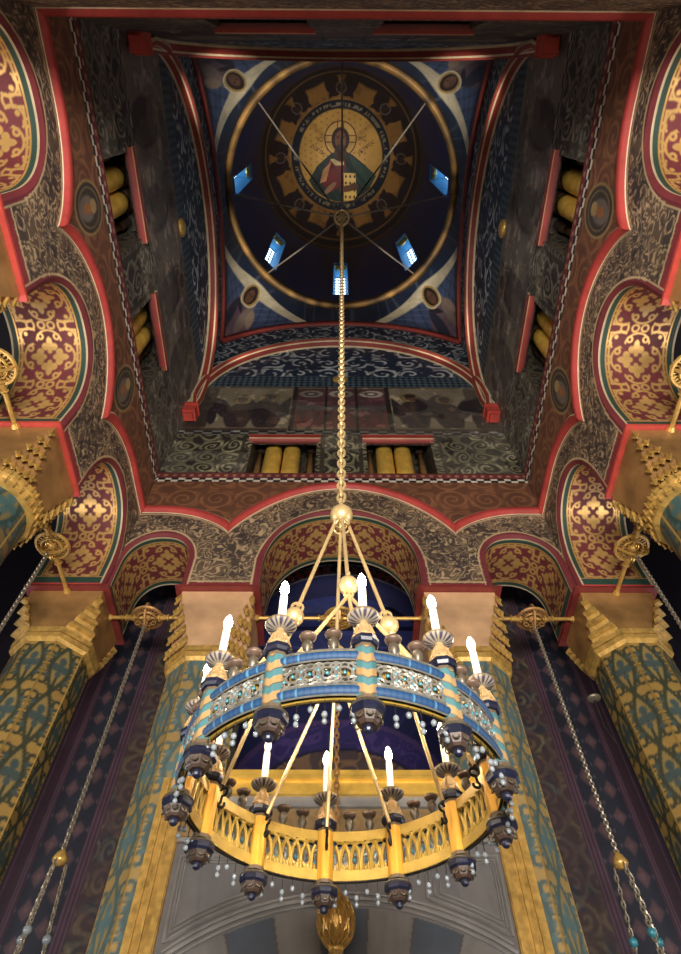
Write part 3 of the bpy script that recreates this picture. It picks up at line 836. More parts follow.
def column(cx, cy, kind, label, zcap):
    A = .452; a = .42
    if kind == 'inner': A = .448
    if kind == 'mid': A = .42; a = .40
    c = thing('painted_column', label, 'column', (cx, cy, -EYE), 'painted columns round the square')
    # shaft
    pm = PM()
    style = {'corner': 0, 'inner': 1, 'mid': 2}[kind]
    zz = np.concatenate([np.linspace(-EYE + .5, 1.4, 24), np.arange(1.42, zcap - .1, .016), [zcap]])
    if kind == 'mid':
        ph = np.linspace(0, 2 * math.pi, 180); X = cx + a * np.cos(ph); Y = cy + a * np.sin(ph); U = ph * a
    else:
        V = octagon(cx, cy, a); V.append(V[0]); n = 22; X = []; Y = []; U = []; l = 0
        for i in range(8):
            t = np.linspace(0, 1, n); d = math.hypot(V[i + 1][0] - V[i][0], V[i + 1][1] - V[i][1])
            X.append(V[i][0] + (V[i + 1][0] - V[i][0]) * t); Y.append(V[i][1] + (V[i + 1][1] - V[i][1]) * t); U.append(l + t * d); l += d
        X, Y, U = map(np.concatenate, (X, Y, U)); U = U * (8 * .42 / l)
    XX = np.repeat(X[:, None], len(zz), 1); YY = np.repeat(Y[:, None], len(zz), 1); Zg = np.repeat(zz[None, :], len(X), 0)
    pm.grid(np.stack([XX, YY, Zg], -1), pat_column(np.repeat(U[:, None], len(zz), 1), Zg, style))
    pm.build('shaft', M_COLUMN, c)
    b = MB(); b.prism(octagon(cx, cy, .56), -EYE, -EYE + .25); b.prism(octagon(cx, cy, .52), -EYE + .25, -EYE + .5, octagon(cx, cy, a)); b.build('base', M_BROWN, c)
    # impost block with stepped, cut corners
    ztop = Z0 - .05
    full = A * (2 - math.sqrt(2))
    im = MB(); n = 5; dz = (ztop - .06 - zcap) / n
    im.prism(octagon(cx, cy, A, .002), ztop - .06, ztop)
    for k in range(n):
        z1 = ztop - .06 - k * dz; c0 = .002 + full * k / n; c1 = .002 + full * (k + 1) / n
        im.prism(octagon(cx, cy, A, c1), z1 - dz, z1, octagon(cx, cy, A, c0 if k else .002))
    im.build('impost', M_BROWN if kind != 'inner' else M_INNER, c)
    ab = MB(); ab.box((cx, cy, Z0 - .025), (2 * (.472 if kind == 'mid' else .532), 2 * (.472 if kind == 'mid' else .532), .035)); ab.build('abacus', M_RED if kind == 'mid' else M_REDDK, c)
    nk = MB()
    if kind == 'mid':
        nk.lathe([(.40, -.20), (.455, -.18), (.47, -.13), (.44, -.10), (.43, -.085), (.47, -.06), (.48, -.01), (.46, .03), (.42, .05)], (cx, cy, zcap), 12, rot=math.pi / 12)
        for k in range(36):
            an = 2 * math.pi * k / 36
            for zz_ in (-.15, -.03): nk.box((cx + .475 * math.cos(an), cy + .475 * math.sin(an), zcap + zz_), (.02, .012, .08), [[math.cos(an), -math.sin(an), 0], [math.sin(an), math.cos(an), 0], [0, 0, 1]])
    else:
        o = lambda r: octagon(cx, cy, r)
        for (z0, z1, r0, r1) in ((-.17, -.13, a + .005, a + .03), (-.13, -.08, a + .045, a + .05), (-.08, -.06, a + .02, a + .02), (-.06, 0, a + .055, a + .06), (0, .03, a + .03, a + .02)):
            nk.prism(o(r0), zcap + z0, zcap + z1, o(r1))
    nk.build('necking', M_GOLD, c)
    # gilded corbelling on the cut corners
    mq = MB()
    r2 = math.sqrt(.5)
    for sx in (-1, 1):
        for sy in (-1, 1):
            e = np.array([sx * r2, sy * r2, 0]); t = np.array([-sy * r2, sx * r2, 0]); cc = np.array([cx, cy, 0])
            if kind == 'corner' :
                m = 4
                for k in range(m):
                    z1 = ztop - .12 - (ztop - .12 - zcap) * k / m; hgt = (ztop - .12 - zcap) / m
                    w = full * math.sqrt(2) * (k + 1.0) / (m + .4)
                    d = A * math.sqrt(2) - w / 2 - .005
                    V = []
                    for (zz_, ww, dd) in ((z1, w * .72, d + .01), (z1 - hgt * .35, w * .9, d + .085), (z1 - hgt * .62, w, d + .085), (z1 - hgt * .64, w, d + .02), (z1 - hgt, w, d + .0)):
                        for s_ in (-1, 1): V.append(cc + e * dd + t * s_ * ww / 2 + np.array([0, 0, zz_]))
                    F = [(2 * i, 2 * i + 1, 2 * i + 3, 2 * i + 2) for i in range(4)] + [(0, 2, 4, 6, 8), (1, 9, 7, 5, 3)]
                    mq.add(V, F)
            else:
                m = 5
                for k in range(m):
                    z1 = ztop - .06 - (ztop - .06 - zcap) * k / m; hgt = (ztop - .06 - zcap) / m
                    w = full * math.sqrt(2) * (k + 1.0) / m; d = A * math.sqrt(2) - full * math.sqrt(2) * (k + .35) / m / 2 + .004
                    for i in range(k + 1):
                        off = (i + .5) / (k + 1) * w - w / 2; hw = w / (k + 1) / 2
                        o_ = cc + e * d + t * off
                        zc_ = z1 - hgt * .55
                        V = [o_ + np.array([0, 0, zc_ + hgt * .75]), o_ + t * hw + np.array([0, 0, zc_]), o_ + np.array([0, 0, zc_ - hgt * .6]) + e * .03, o_ - t * hw + np.array([0, 0, zc_]), o_ + e * .07 + np.array([0, 0, zc_ - hgt * .05])]
                        mq.add(V, [(0, 1, 4), (1, 2, 4), (2, 3, 4), (3, 0, 4)])
                        for s_ in (-1, 1):    # sharp fillet ribs under each facet
                            mq.cyl(o_ + t * hw * s_ + e * .02 + np.array([0, 0, zc_]), o_ + np.array([0, 0, zc_ - hgt * .62]) + e * .05, .012, n=4)
    mq.build('capital_facets', M_GOLD, c)
    return c
IN = 3.465
M_INNER = solid('candlelit_gilt', (214, 172, 130), .3, .45, .3, 3, .1)  # impost gilding made paler: candle glow put into its colour
column(-IN, IN, 'corner', 'painted column in the front left corner with stepped gilded bars on its capital', 5.12)
column(IN, IN, 'corner', 'painted column in the front right corner with stepped gilded bars on its capital', 5.12)
column(-1.57, IN, 'inner', 'painted column left of the marble doorway behind the chandelier', 4.84)
column(1.48, IN, 'inner', 'painted column right of the marble doorway behind the chandelier', 4.84)
column(-IN, 1.11, 'mid', 'round column with faceted gilded capital at the left edge', 4.98)
column(IN, 1.11, 'mid', 'round column with faceted gilded capital at the right edge', 4.98)
column(-IN, -1.11, 'mid', 'rear left column whose capital barely shows at the upper left edge', 4.98)
column(IN, -1.11, 'mid', 'rear right column whose capital barely shows at the upper right edge', 4.98)

# ------------------------------------------------------------------ aisles behind the arcade
def pat_aisle(x, z):
    """the far wall behind the front arches: bands of dark painted ornament"""
    s = np.abs(x)
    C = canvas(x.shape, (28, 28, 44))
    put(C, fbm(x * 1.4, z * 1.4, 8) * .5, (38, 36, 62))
    b = (s > 1.4) & (s < 2.78)
    K = canvas(x.shape, (46, 44, 44)); k = spirals(x * 1.0 + .12 * noise(x * 4, z * 4, 3), z, .34, 1.5, .4)
    put(K, k * .8, (112, 102, 78), .2); put(K, soft(.42 - fbm(x * 7, z * 7, 3), .05) * .5, (34, 38, 58)); put(K, soft(.34 - fbm(x * 6 + 9, z * 6, 4), .05) * .5, (72, 46, 44))
    C = np.where(b[..., None], K, C)
    for s0, s1 in ((2.78, 2.93), (3.42, 3.66)):
        b = (s > s0) & (s < s1); put(C, b, (54, 34, 46)); put(C, b & ((np.abs(s - s0 - .03) < .008) | (np.abs(s - s0 - .07) < .008) | (np.abs(s - s1 + .03) < .008)), (84, 62, 74))
    b = (s > 2.93) & (s < 3.42)
    K = canvas(x.shape, (24, 27, 40)); cell = .245
    u = (s - 2.93) / cell; v = z / .33; iu = np.floor(u); vv = v + .5 * (iu % 2)
    p = np.abs(u - iu - .5); q = np.abs(vv - np.floor(vv) - .5)
    put(K, soft(p + q - .36, .05), (72, 52, 58)); put(K, soft(np.abs(p + q - .33) - .02, .04), (40, 34, 44)); put(K, soft(np.hypot(p, q) - .1, .05), (84, 62, 62))
    put(K, soft(np.hypot(np.abs(p - .5), np.abs(q - .0)) - .08, .05), (70, 66, 74))
    C = np.where(b[..., None], K, C)
    return C
def star_hw(z): return 0
NY = 4.9
def opening(s, hw, zl, zc): return zl + (zc - zl) * np.sqrt(np.clip(1 - (s / hw) ** 2, 0, 1))
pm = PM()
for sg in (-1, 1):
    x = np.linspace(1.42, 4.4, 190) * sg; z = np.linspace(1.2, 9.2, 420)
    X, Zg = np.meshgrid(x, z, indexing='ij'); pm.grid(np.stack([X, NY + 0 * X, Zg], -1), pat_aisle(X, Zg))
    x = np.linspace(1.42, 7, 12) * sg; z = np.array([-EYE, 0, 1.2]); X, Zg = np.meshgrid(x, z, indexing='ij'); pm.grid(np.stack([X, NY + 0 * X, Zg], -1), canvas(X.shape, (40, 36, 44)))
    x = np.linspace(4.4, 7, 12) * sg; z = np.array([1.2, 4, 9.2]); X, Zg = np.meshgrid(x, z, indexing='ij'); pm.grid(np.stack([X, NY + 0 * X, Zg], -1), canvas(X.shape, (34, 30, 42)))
# arch to the nave with a band of red stars
u = np.linspace(0, math.pi, 160); xs = -1.42 * np.cos(u); zb = 6.9 + 1.3 * np.sin(u)
def pat_star(x, z):
    C = canvas(x.shape, (32, 32, 56))
    rr = np.hypot(x / 1.42, (z - 6.9) / 1.3) * 1.36 - 1.36; an = np.arctan2((z - 6.9) / 1.3, x / 1.42)
    put(C, rr < .30, (150, 150, 160)); put(C, (rr > .03) & (rr < .27), (64, 46, 66))
    a = (an * 9.5) % 1 - .5; b = (rr - .15) / .13
    th = np.arctan2(b, a * 2); q = np.hypot(a * 2, b)
    put(C, soft(q - (.66 + .2 * np.cos(8 * th)), .1), (176, 72, 74)); put(C, soft(np.abs(q - (.5 + .16 * np.cos(8 * th))) - .05, .05), (206, 160, 140)); put(C, soft(q - .2, .1), (60, 36, 60))
    e = ell(x, z, 0, 8.36, .24, .15); put(C, soft(e, .1), (120, 116, 130)); put(C, soft(e + .15, .1), (44, 42, 64)); put(C, soft(ell(x, z, 0, 8.34, .09, .1), .2), (150, 116, 88))
    return C
n = 44; t = np.linspace(0, 1, n)[None, :]; Zg = zb[:, None] * (1 - t) + 9.2 * t; X = np.repeat(xs[:, None], n, 1)
pm.grid(np.stack([X, NY + 0 * X, Zg], -1), pat_star(X, Zg))
d = np.linspace(0, .5, 4); X = np.repeat(xs[:, None], 4, 1); Zg = np.repeat(zb[:, None], 4, 1); Yg = NY + np.repeat(d[None, :], 160, 0)
pm.grid(np.stack([X, Yg, Zg], -1), canvas(X.shape, (52, 54, 96)))
for sg in (-1, 1):
    z = np.linspace(-EYE, 6.9, 6); y = np.linspace(NY, NY + .5, 3); Yg, Zg = np.meshgrid(y, z, indexing='ij'); pm.grid(np.stack([sg * 1.42 + 0 * Yg, Yg, Zg], -1), canvas(Yg.shape, (46, 44, 80)))
struct(pm.build('wall_aisle_front'))
# nave beyond
def pat_naos(x, z):
    C = canvas(x.shape, (34, 36, 80)); put(C, fbm(x * .8, z * .8, 4) * .5, (24, 26, 60)); put(C, contours(x, z, .7, 5, .05, 3) * .35, (84, 78, 140))
    r1 = np.hypot(x / 2.1, (z - 6.6) / 1.6); put(C, np.abs(r1 - 1) < .035, (92, 64, 110)); put(C, r1 < .96, (60, 46, 104)); put(C, (r1 < .96) & (contours(x, z, 1.6, 5, .1, 6) > .5), (86, 66, 124))
    r2 = np.hypot(x / 1.65, (z - 6.5) / 1.05); put(C, (r2 < 1) & (z > 6), (96, 76, 66)); put(C, (r2 < 1) * contours(x, z, 2.2, 6, .12, 9), (160, 124, 84), .3); put(C, np.abs(r2 - 1) < .03, (40, 34, 60))
    put(C, z < 6.6, (60, 48, 60))
    return C
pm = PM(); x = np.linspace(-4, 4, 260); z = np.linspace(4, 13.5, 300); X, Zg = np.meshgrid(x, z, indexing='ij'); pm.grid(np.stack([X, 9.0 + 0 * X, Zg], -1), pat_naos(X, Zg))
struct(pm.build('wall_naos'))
mb = MB()
mb.add([(-4, NY + .5, -EYE), (-4, 9.01, -EYE), (-4, 9.01, 13.5), (-4, NY + .5, 13.5)], [(0, 1, 2, 3)]).add([(4, NY + .5, -EYE), (4, 9.01, -EYE), (4, 9.01, 13.5), (4, NY + .5, 13.5)], [(0, 1, 2, 3)])
mb.add([(-4, NY + .5, 9.2), (4, NY + .5, 9.2), (4, NY + .5, 13.5), (-4, NY + .5, 13.5)], [(0, 1, 2, 3)])
for sg in (-1, 1): mb.add([(sg * 1.42, NY + .5, -EYE), (sg * 4, NY + .5, -EYE), (sg * 4, NY + .5, 9.2), (sg * 1.42, NY + .5, 9.2)], [(0, 1, 2, 3)])
mb.add([(-4, 9.01, -EYE), (4, 9.01, -EYE), (4, 9.01, 4), (-4, 9.01, 4)], [(0, 1, 2, 3)])
struct(mb.build('wall_naos_sides', M_NAOS))
mb = MB().add([(-4, NY, 13.5), (4, NY, 13.5), (4, 9.01, 13.5), (-4, 9.01, 13.5)], [(0, 1, 2, 3)]); struct(mb.build('ceiling_naos', M_NAOS))
# tie beams in the nave
mb = MB()
for y, z in ((5.9, 8.3), (7.2, 9.2)): mb.box((0, y, z), (7.9, .12, .16))
mb.cyl((-3.9, 5.6, 7.4), (1.2, 8.9, 9.9), .05); mb.cyl((3.9, 5.6, 7.4), (-1.2, 8.9, 9.9), .05)
struct(mb.build('trim_naos', solid('beam_blue', (66, 72, 120), .2, .5)))
# outer shell
mb = MB()
for sg in (-1, 1): mb.add([(sg * 7, -6, -EYE), (sg * 7, NY, -EYE), (sg * 7, NY, 9.2), (sg * 7, -6, 9.2)], [(0, 1, 2, 3)])
struct(mb.build('wall_aisle_sides', M_DARKWALL))
mb = MB().add([(-7, -6, -EYE), (7, -6, -EYE), (7, -6, 9.2), (-7, -6, 9.2)], [(0, 1, 2, 3)]); struct(mb.build('wall_rear', M_DARKWALL))
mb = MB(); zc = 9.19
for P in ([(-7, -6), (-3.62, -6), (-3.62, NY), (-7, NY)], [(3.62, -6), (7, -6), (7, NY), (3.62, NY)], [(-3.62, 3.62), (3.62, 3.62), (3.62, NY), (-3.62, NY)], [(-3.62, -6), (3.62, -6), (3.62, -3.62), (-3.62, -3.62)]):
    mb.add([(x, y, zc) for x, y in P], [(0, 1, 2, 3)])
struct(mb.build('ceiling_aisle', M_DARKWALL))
mb = MB().add([(-7, -6, -EYE), (7, -6, -EYE), (7, 9.1, -EYE), (-7, 9.1, -EYE)], [(0, 1, 2, 3)]); struct(mb.build('floor', M_FLOOR))
mb = MB()     # the rear arcade, behind the viewer
mb.box((0, -3.45, 6.9), (7.8, .88, 2.2)); mb.box((-3.45, -3.2, 2.1), (.85, .85, 7.4)); mb.box((3.45, -3.2, 2.1), (.85, .85, 7.4))
struct(mb.build('wall_rear_arcade', M_BROWN))

# ------------------------------------------------------------------ doorway of marble and gilding
PY = 3.03
def pat_marble(x, z):
    C = canvas(x.shape, (116, 114, 113)); put(C, fbm(x * 1.2, z * 2.4, 3) * .7, (84, 83, 86)); put(C, contours(x * 1.5, z * .6, 1.1, 5, .05, 5) * .6, (92, 92, 96))
    R = np.hypot(x, z + .146)
    an = np.arctan2(x, z + .146)
    k = np.floor(an / .155 + .5); ins = R < 2.37
    tone = hsh(k.astype(int), 0 * k.astype(int), 3)
    W = canvas(x.shape, (120, 117, 113)); put(W, (k % 2 == 0) * 1.0, (70, 80, 94)); put(W, fbm(an * 26, R * 1.6, 2) * .55, (60, 64, 72)); put(W, np.abs((an / .155 + .5) % 1 - .5) > .47, (70, 70, 72))
    C = np.where(ins[..., None], W, C)
    return C
pm = PM(); x = np.linspace(-1.44, 1.34, 240); z = np.linspace(1.5, 3.2, 170); X, Zg = np.meshgrid(x, z, indexing='ij'); pm.grid(np.stack([X, PY + 0 * X, Zg], -1), pat_marble(X, Zg))
x = np.array([-1.44, 1.34]); z = np.array([-EYE, 1.5]); X, Zg = np.meshgrid(x, z, indexing='ij'); pm.grid(np.stack([X, PY + 0 * X, Zg], -1), canvas(X.shape, (120, 118, 116)))
for yy in (PY + .25,):
    X, Zg = np.meshgrid(np.array([-1.2, 1.1]), np.array([-EYE, 3.2]), indexing='ij'); pm.grid(np.stack([X, yy + 0 * X, Zg], -1), canvas(X.shape, (90, 88, 86)))
mw = struct(pm.build('wall_doorway', painted('marble_veined', .35, .2, 4)))
po = thing('doorway_surround', 'gilded and grey marble doorway surround seen through the chandelier ring', 'doorway', (0, PY, -EYE))
for sg in (-1, 1):
    p = MB(); px = 1.52 if sg < 0 else 1.42
    p.box((sg * px, 3.06, .82), (.24, .16, 4.84)); p.box((sg * (px + .08), 2.98, .82), (.06, .06, 4.84)); p.box((sg * (px - .09), 2.985, .80), (.05, .06, 4.80)); p.box((sg * (px - .005), 2.975, .82), (.025, .05, 4.84))
    p.build('pilaster', M_GOLD, po)
b = MB(); b.box((-.05, 2.99, 3.15), (2.74, .1, .15)); b.box((-.05, 2.965, 3.22), (2.6, .12, .035)); b.box((-.04, 2.975, 3.265), (2.0, .14, .05)); b.box((-.05, 2.975, 3.085), (2.7, .12, .03)); b.box((-.05, 3.2, 3.2), (2.5, .32, .1)); b.build('gilded_beam', M_NICHE, po)
b = MB(); b.box((-.05, 3.0, 3.025), (2.7, .08, .09)); b.box((-.05, 2.985, 2.985), (2.7, .08, .02)); b.build('marble_lintel', M_MARBLE, po)
def pat_rel(x, z):
    C = canvas(x.shape, (124, 100, 66), .3); put(C, spirals(x, z - 2.74, .2, 1.8, .3) * .7, (142, 116, 72), .5); return C
pm = PM(); x = np.linspace(-1.4, 1.3, 220); z = np.linspace(2.74, 2.975, 30); X, Zg = np.meshgrid(x, z, indexing='ij'); pm.grid(np.stack([X, PY - .04 + 0 * X, Zg], -1), pat_rel(X, Zg))
pm.build('relief_panel', None, po)
mo = MB()
for R, r in ((2.475, .012), (2.44, .02), (2.395, .010)):
    an = np.linspace(-.575, .575, 60); an = an[(R * np.sin(an) > -1.4) & (R * np.sin(an) < 1.3)]
    mo.tube([(R * math.sin(t), PY - .01, -.146 + R * math.cos(t)) for t in an], r, 6)
for sg in (-1, 1):
    for off, r in ((0, .016), (.028, .010), (.05, .010)):
        x0, x1 = (1.345 if sg < 0 else 1.27) - off, .66 + off * 2.2; zt = 2.60 - off
        Rr = 2.52 + off * 1.3; pts = [(sg * x1, PY - .01, zt)] + [(sg * x0, PY - .01, zt), (sg * x0, PY - .01, -.146 + math.sqrt(Rr ** 2 - x0 ** 2))]
        xx = np.linspace(x0, x1, 14); pts += [(sg * q, PY - .01, -.146 + math.sqrt(Rr ** 2 - q * q)) for q in xx[1:]]
        mo.tube(pts, r, 5, True)
mo.box((-.05, PY - .02, 2.715), (2.7, .05, .035))
mo.build('stone_moulding', M_MARBLE, po)

# ------------------------------------------------------------------ tie rods with pierced bosses, hanging lamps
def tie_rod(p0, p1, label, f=.5):
    p0 = np.array(p0); p1 = np.array(p1); c = p0 + (p1 - p0) * f; d = (p1 - p0) / np.linalg.norm(p1 - p0)
    t = thing('tie_rod', label, 'tie rod', c, 'gilded tie rods across the arches')
    r = MB()
    r.cyl(p0, p1, .026, n=8)
    for s_ in (-1, 1):
        r.cyl(c + d * s_ * .16, c + d * s_ * .26, .05, .03, 10); r.torus(c + d * s_ * .27, .036, .012, d, 12); r.torus(c + d * s_ * .16, .05, .014, d, 12)
    for e, s_ in ((p0, 1), (p1, -1)): r.cyl(e, e + d * s_ * .05, .05, .034, 10)
    r.build('rod', M_GOLDY, t)
    b = MB(); up = np.array([0, 0, 1.0]); sd = np.cross(d, up)
    b.torus(c, .19, .022, up, 26); b.torus(c, .10, .014, up, 20); b.torus(c, .18, .018, d, 22, sc=.7); b.ball(c, .06, 10, 7)
    for k in range(8):
        an = math.pi / 4 * k; q = c + .15 * (math.cos(an) * d + math.sin(an) * sd); b.torus(q, .042, .010, up, 12, 4)
        b.cyl(c, c + .19 * (math.cos(an) * d + math.sin(an) * sd), .010, n=4)
    b.torus(c - up * .1, .05, .012, d, 12); b.torus(c - up * .03, .12, .014, up, 20)
    for s_ in (-1, 1): b.torus(c + d * s_ * .1 - up * .1, .03, .009, sd, 10, 4)
    b.build('pierced_boss', M_BROWN if abs(d[0]) > .5 and abs(c[0]) > 1 else M_GOLDY, t)
    return c
H_ROD = 5.74
cs = {}
cs['FL'] = tie_rod((-3.03, IN, H_ROD), (-2.02, IN, H_ROD), 'tie rod with pierced boss across the narrow arch left of the doorway')
cs['FM'] = tie_rod((-1.12, IN, H_ROD), (1.06, IN, H_ROD), 'long tie rod with pierced boss across the wide arch over the doorway')
cs['FR'] = tie_rod((1.92, IN, H_ROD), (3.03, IN, H_ROD), 'tie rod with pierced boss across the narrow arch right of the doorway')
cs['L1'] = tie_rod((-IN, 1.53, H_ROD), (-IN, 3.02, H_ROD), 'tie rod with pierced boss across the front arch of the left side')
cs['R1'] = tie_rod((IN, 1.53, H_ROD), (IN, 3.02, H_ROD), 'tie rod with pierced boss across the front arch of the right side')
cs['L2'] = tie_rod((-IN, -.69, H_ROD), (-IN, .69, H_ROD), 'tie rod across the middle arch of the left side')
cs['R2'] = tie_rod((IN, -.69, H_ROD), (IN, .69, H_ROD), 'tie rod across the middle arch of the right side')

def hanging_lamp(c, label, zh, zl, beads=M_BEAD):
    t = thing('hanging_lamp', label, 'hanging lamp', (c[0], c[1], H_ROD - .16), 'oil lamps on chains from the tie rods')
    m = MB(); m.chain((c[0], c[1], H_ROD - .14), (c[0], c[1], zh + .06), .032, .019, .010, 8); m.build('chain', M_STEEL, t)
    h = MB(); h.lathe([(.012, .08), (.022, .06), (.045, .035), (.062, .0), (.068, -.025), (.055, -.05), (.02, -.07)], (c[0], c[1], zh), 14); h.build('chain_hub', M_GOLD, t, smooth=True)
    for k in range(3):
        a = 2 * math.pi * k / 3 + .5; p = np.array([c[0] + .07 * math.cos(a), c[1] + .07 * math.sin(a), zh - .05]); q = np.array([c[0] + .22 * math.cos(a), c[1] + .22 * math.sin(a), zl + .12])
        s_ = MB(); s_.chain(p, q, .05, .014, .008, 8); ch_ = s_.build('lamp_chain', M_STEEL, t)
        f = .34; MB().ball(p + (q - p) * f, .038, 10, 7).build('glass_bead', beads, ch_, smooth=True)
    b = MB(); b.lathe([(.02, -.16), (.08, -.14), (.18, -.05), (.2, .04), (.23, .1), (.24, .12), (.21, .11), (.17, .03), (.02, -.08)], (c[0], c[1], zl), 20); b.build('lamp_bowl', M_GOLDY, t, smooth=True)
hanging_lamp(cs['FL'], 'hanging lamp chain with three clear beads in the arch left of the doorway', 2.80, 1.0)
hanging_lamp(cs['FR'], 'hanging lamp chain with blue glass beads in the arch right of the doorway', 2.78, 1.0, M_TEAL)
hanging_lamp(cs['L1'], 'lamp chain hanging beside the front left corner column', 2.6, .9)
hanging_lamp(cs['R1'], 'lamp chain hanging beside the front right corner column', 2.6, .9)
# the pierced brass orb on its chain before the doorway
c = cs['FM']
t = thing('pierced_orb_lamp', 'pierced brass orb hanging on a long chain before the grey marble doorway', 'hanging lamp', (c[0] - .03, c[1], H_ROD - .16))
OX, OY, OZ = -.06, 2.72, 2.01
t.location = (OX, OY, H_ROD - .16 + EYE)
m = MB(); m.chain((OX, OY, OZ + .2), (OX, OY, 5.0), .06, .02, .010, 8); m.cyl((OX, OY, 5.0), (c[0], c[1], H_ROD - .1), .012); m.build('chain', M_BROWN, t)
m = MB(); m.ball((OX, OY, OZ), .115, 18, 12, (1, 1, 1.25))
for k in range(14):
    a = 2 * math.pi * k / 14
    m.tube([(OX + .135 * math.sin(q) * math.cos(a + q * .5), OY + .135 * math.sin(q) * math.sin(a + q * .5), OZ + .17 * math.cos(q)) for q in np.linspace(.1, 3.04, 14)], .008, 4)
    m.tube([(OX + .135 * math.sin(q) * math.cos(a - q * .5), OY + .135 * math.sin(q) * math.sin(a - q * .5), OZ + .17 * math.cos(q)) for q in np.linspace(.1, 3.04, 14)], .008, 4)
m.build('pierced_globe', M_GOLDY, t)
m = MB(); m.cyl((OX, OY, OZ - .19), (OX, OY, OZ + .17), .02); m.lathe([(.02, -.2), (.05, -.185), (.055, -.17), (.03, -.12)], (OX, OY, OZ), 14)
for k in range(6): a = 2 * math.pi * k / 6; m.torus((OX + .05 * math.cos(a), OY + .05 * math.sin(a), OZ - .215), .018, .005, (math.cos(a), math.sin(a), 0), 10, 4)
m.lathe([(.03, .16), (.05, .17), (.03, .2), (.015, .22)], (OX, OY, OZ), 12); m.build('brass_finial', M_GOLDY, t)

# ------------------------------------------------------------------ the chandelier
R0 = .615
M_RING = solid('ring_gilding', (172, 142, 62), .4, .4, .2, 20)
chd = thing('chandelier', 'round gilt and blue enamel chandelier with twelve electric candles', 'chandelier', (CX, 0, 3.24))
AZ = [math.radians(7 + 30 * k) for k in range(12)]
def cyl_pt(a, r, z): return np.array([CX + r * math.cos(a), r * math.sin(a), z])
# rims of the band
def lathe_paint(prof, colfun, n=720):
    pm = PM(); ph = np.linspace(0, 2 * math.pi, n + 1)
    P = np.stack([np.stack([CX + r * np.cos(ph), r * np.sin(ph), 0 * ph + z], -1) for r, z in prof], 1)
    Cc = np.stack([colfun(i, ph) for i in range(len(prof))], 1)
    return pm.grid(P, Cc)
def bead_cols(i, ph):
    C = canvas(ph.shape, (15, 64, 104), 0); k = (ph * 180 / math.pi / 2.0) % 1.0
    if i in (0, 6): put(C, np.ones(ph.shape), (30, 32, 44))
    else: put(C, (k < .22) * .85, (18, 40, 80)); put(C, ((k > .5) & (k < .75)) * .4, (110, 180, 214))
    return C
for z in (1.508, 1.358):
    prof = [(R0 + .026, z + .019), (R0 + .031, z + .016), (R0 + .036, z + .010), (R0 + .038, z), (R0 + .036, z - .010), (R0 + .031, z - .016), (R0 + .026, z - .019)]
    lathe_paint(prof, bead_cols).build('enamel_rim', M_DOME, chd)
m = MB()
for z in (1.532, 1.486, 1.380, 1.336): m.torus((CX, 0, z), R0 + .029, .0035, (0, 0, 1), 96, 5)
m.build('rope_edge', M_SILVER, chd)
# inner gilt rails
m = MB()
for z0, z1 in ((1.499, 1.543), (1.330, 1.374)):
    m.lathe([(R0 - .004, z0), (R0 + .012, z0), (R0 + .012, z1), (R0 - .004, z1), (R0 - .004, z0)], (CX, 0, 0), 96, cap=False)
m.build('gilt_rail', M_RING, chd, smooth=False)
m = MB()
for z in (1.545, 1.328): m.torus((CX, 0, z), R0 + .002, .003, (0, 0, 1), 96, 4)
m.build('dark_edging', M_IRON, chd)
# fretwork, gilt arches inside and silver scrolls outside
for k in range(12):
    gi = MB(); go = MB(); gt = MB()
    a0 = AZ[k] + .07; a1 = AZ[k] + math.pi / 6 - .07; n = 5; st = (a1 - a0) / n
    for i in range(-1, n + 1):
        pts = []
        for q in np.linspace(0, math.pi, 11):
            a = a0 + st * (i + .5) - st * math.cos(q); z = 1.372 + .126 * math.sin(q) ** .8
            if a0 - .002 <= a <= a1 + .002: pts.append(cyl_pt(a, R0 + .002, z))
        if len(pts) > 2: gi.tube(pts, .009, 5)
    for i in range(n):
        a = a0 + st * (i + .5)
        gi.tube([cyl_pt(a + .018 * math.cos(q), R0 + .002, 1.392 + .02 * math.sin(q)) for q in np.linspace(0, 2 * math.pi, 8, endpoint=False)], .005, 4, True)
    for i in range(10):
        a = a0 + (a1 - a0) * (i + .5) / 10
        gi.tube([cyl_pt(a + .014 * math.cos(q), R0 + .003, 1.384 + .014 * math.sin(q)) for q in np.linspace(0, 2 * math.pi, 7, endpoint=False)], .005, 4, True)
    n = 4; st = (a1 - a0) / n
    for i in range(n):
        a = a0 + st * (i + .5)
        for rr in (.046, .026):
            go.tube([cyl_pt(a + rr / R0 * math.cos(q), R0 + .026, 1.430 + rr * .92 * math.sin(q)) for q in np.linspace(0, 2 * math.pi, 12, endpoint=False)], .0055, 4, True)
        for s_ in (-1, 1):
            for t_ in (-1, 1):
                go.tube([cyl_pt(a + s_ * (.028 + .018 * math.cos(q)) / R0, R0 + .026, 1.430 + t_ * (.03 + .014 * math.sin(q))) for q in np.linspace(0, 2 * math.pi, 8, endpoint=False)], .005, 4, True)
            gt.ball(cyl_pt(a + s_ * st * .5, R0 + .026, 1.430 + s_ * .016), .007, 6, 5)
        gt.ball(cyl_pt(a, R0 + .027, 1.43), .008, 6, 5)
        go.tube([cyl_pt(a + st * .5, R0 + .026, 1.385), cyl_pt(a + st * .5, R0 + .026, 1.478)], .005, 4)
    gi.build('gilt_fretwork', M_RING, chd); fr_ = go.build('silver_fretwork', M_SILVER, chd); gt.build('teal_studs', M_TEAL, fr_)
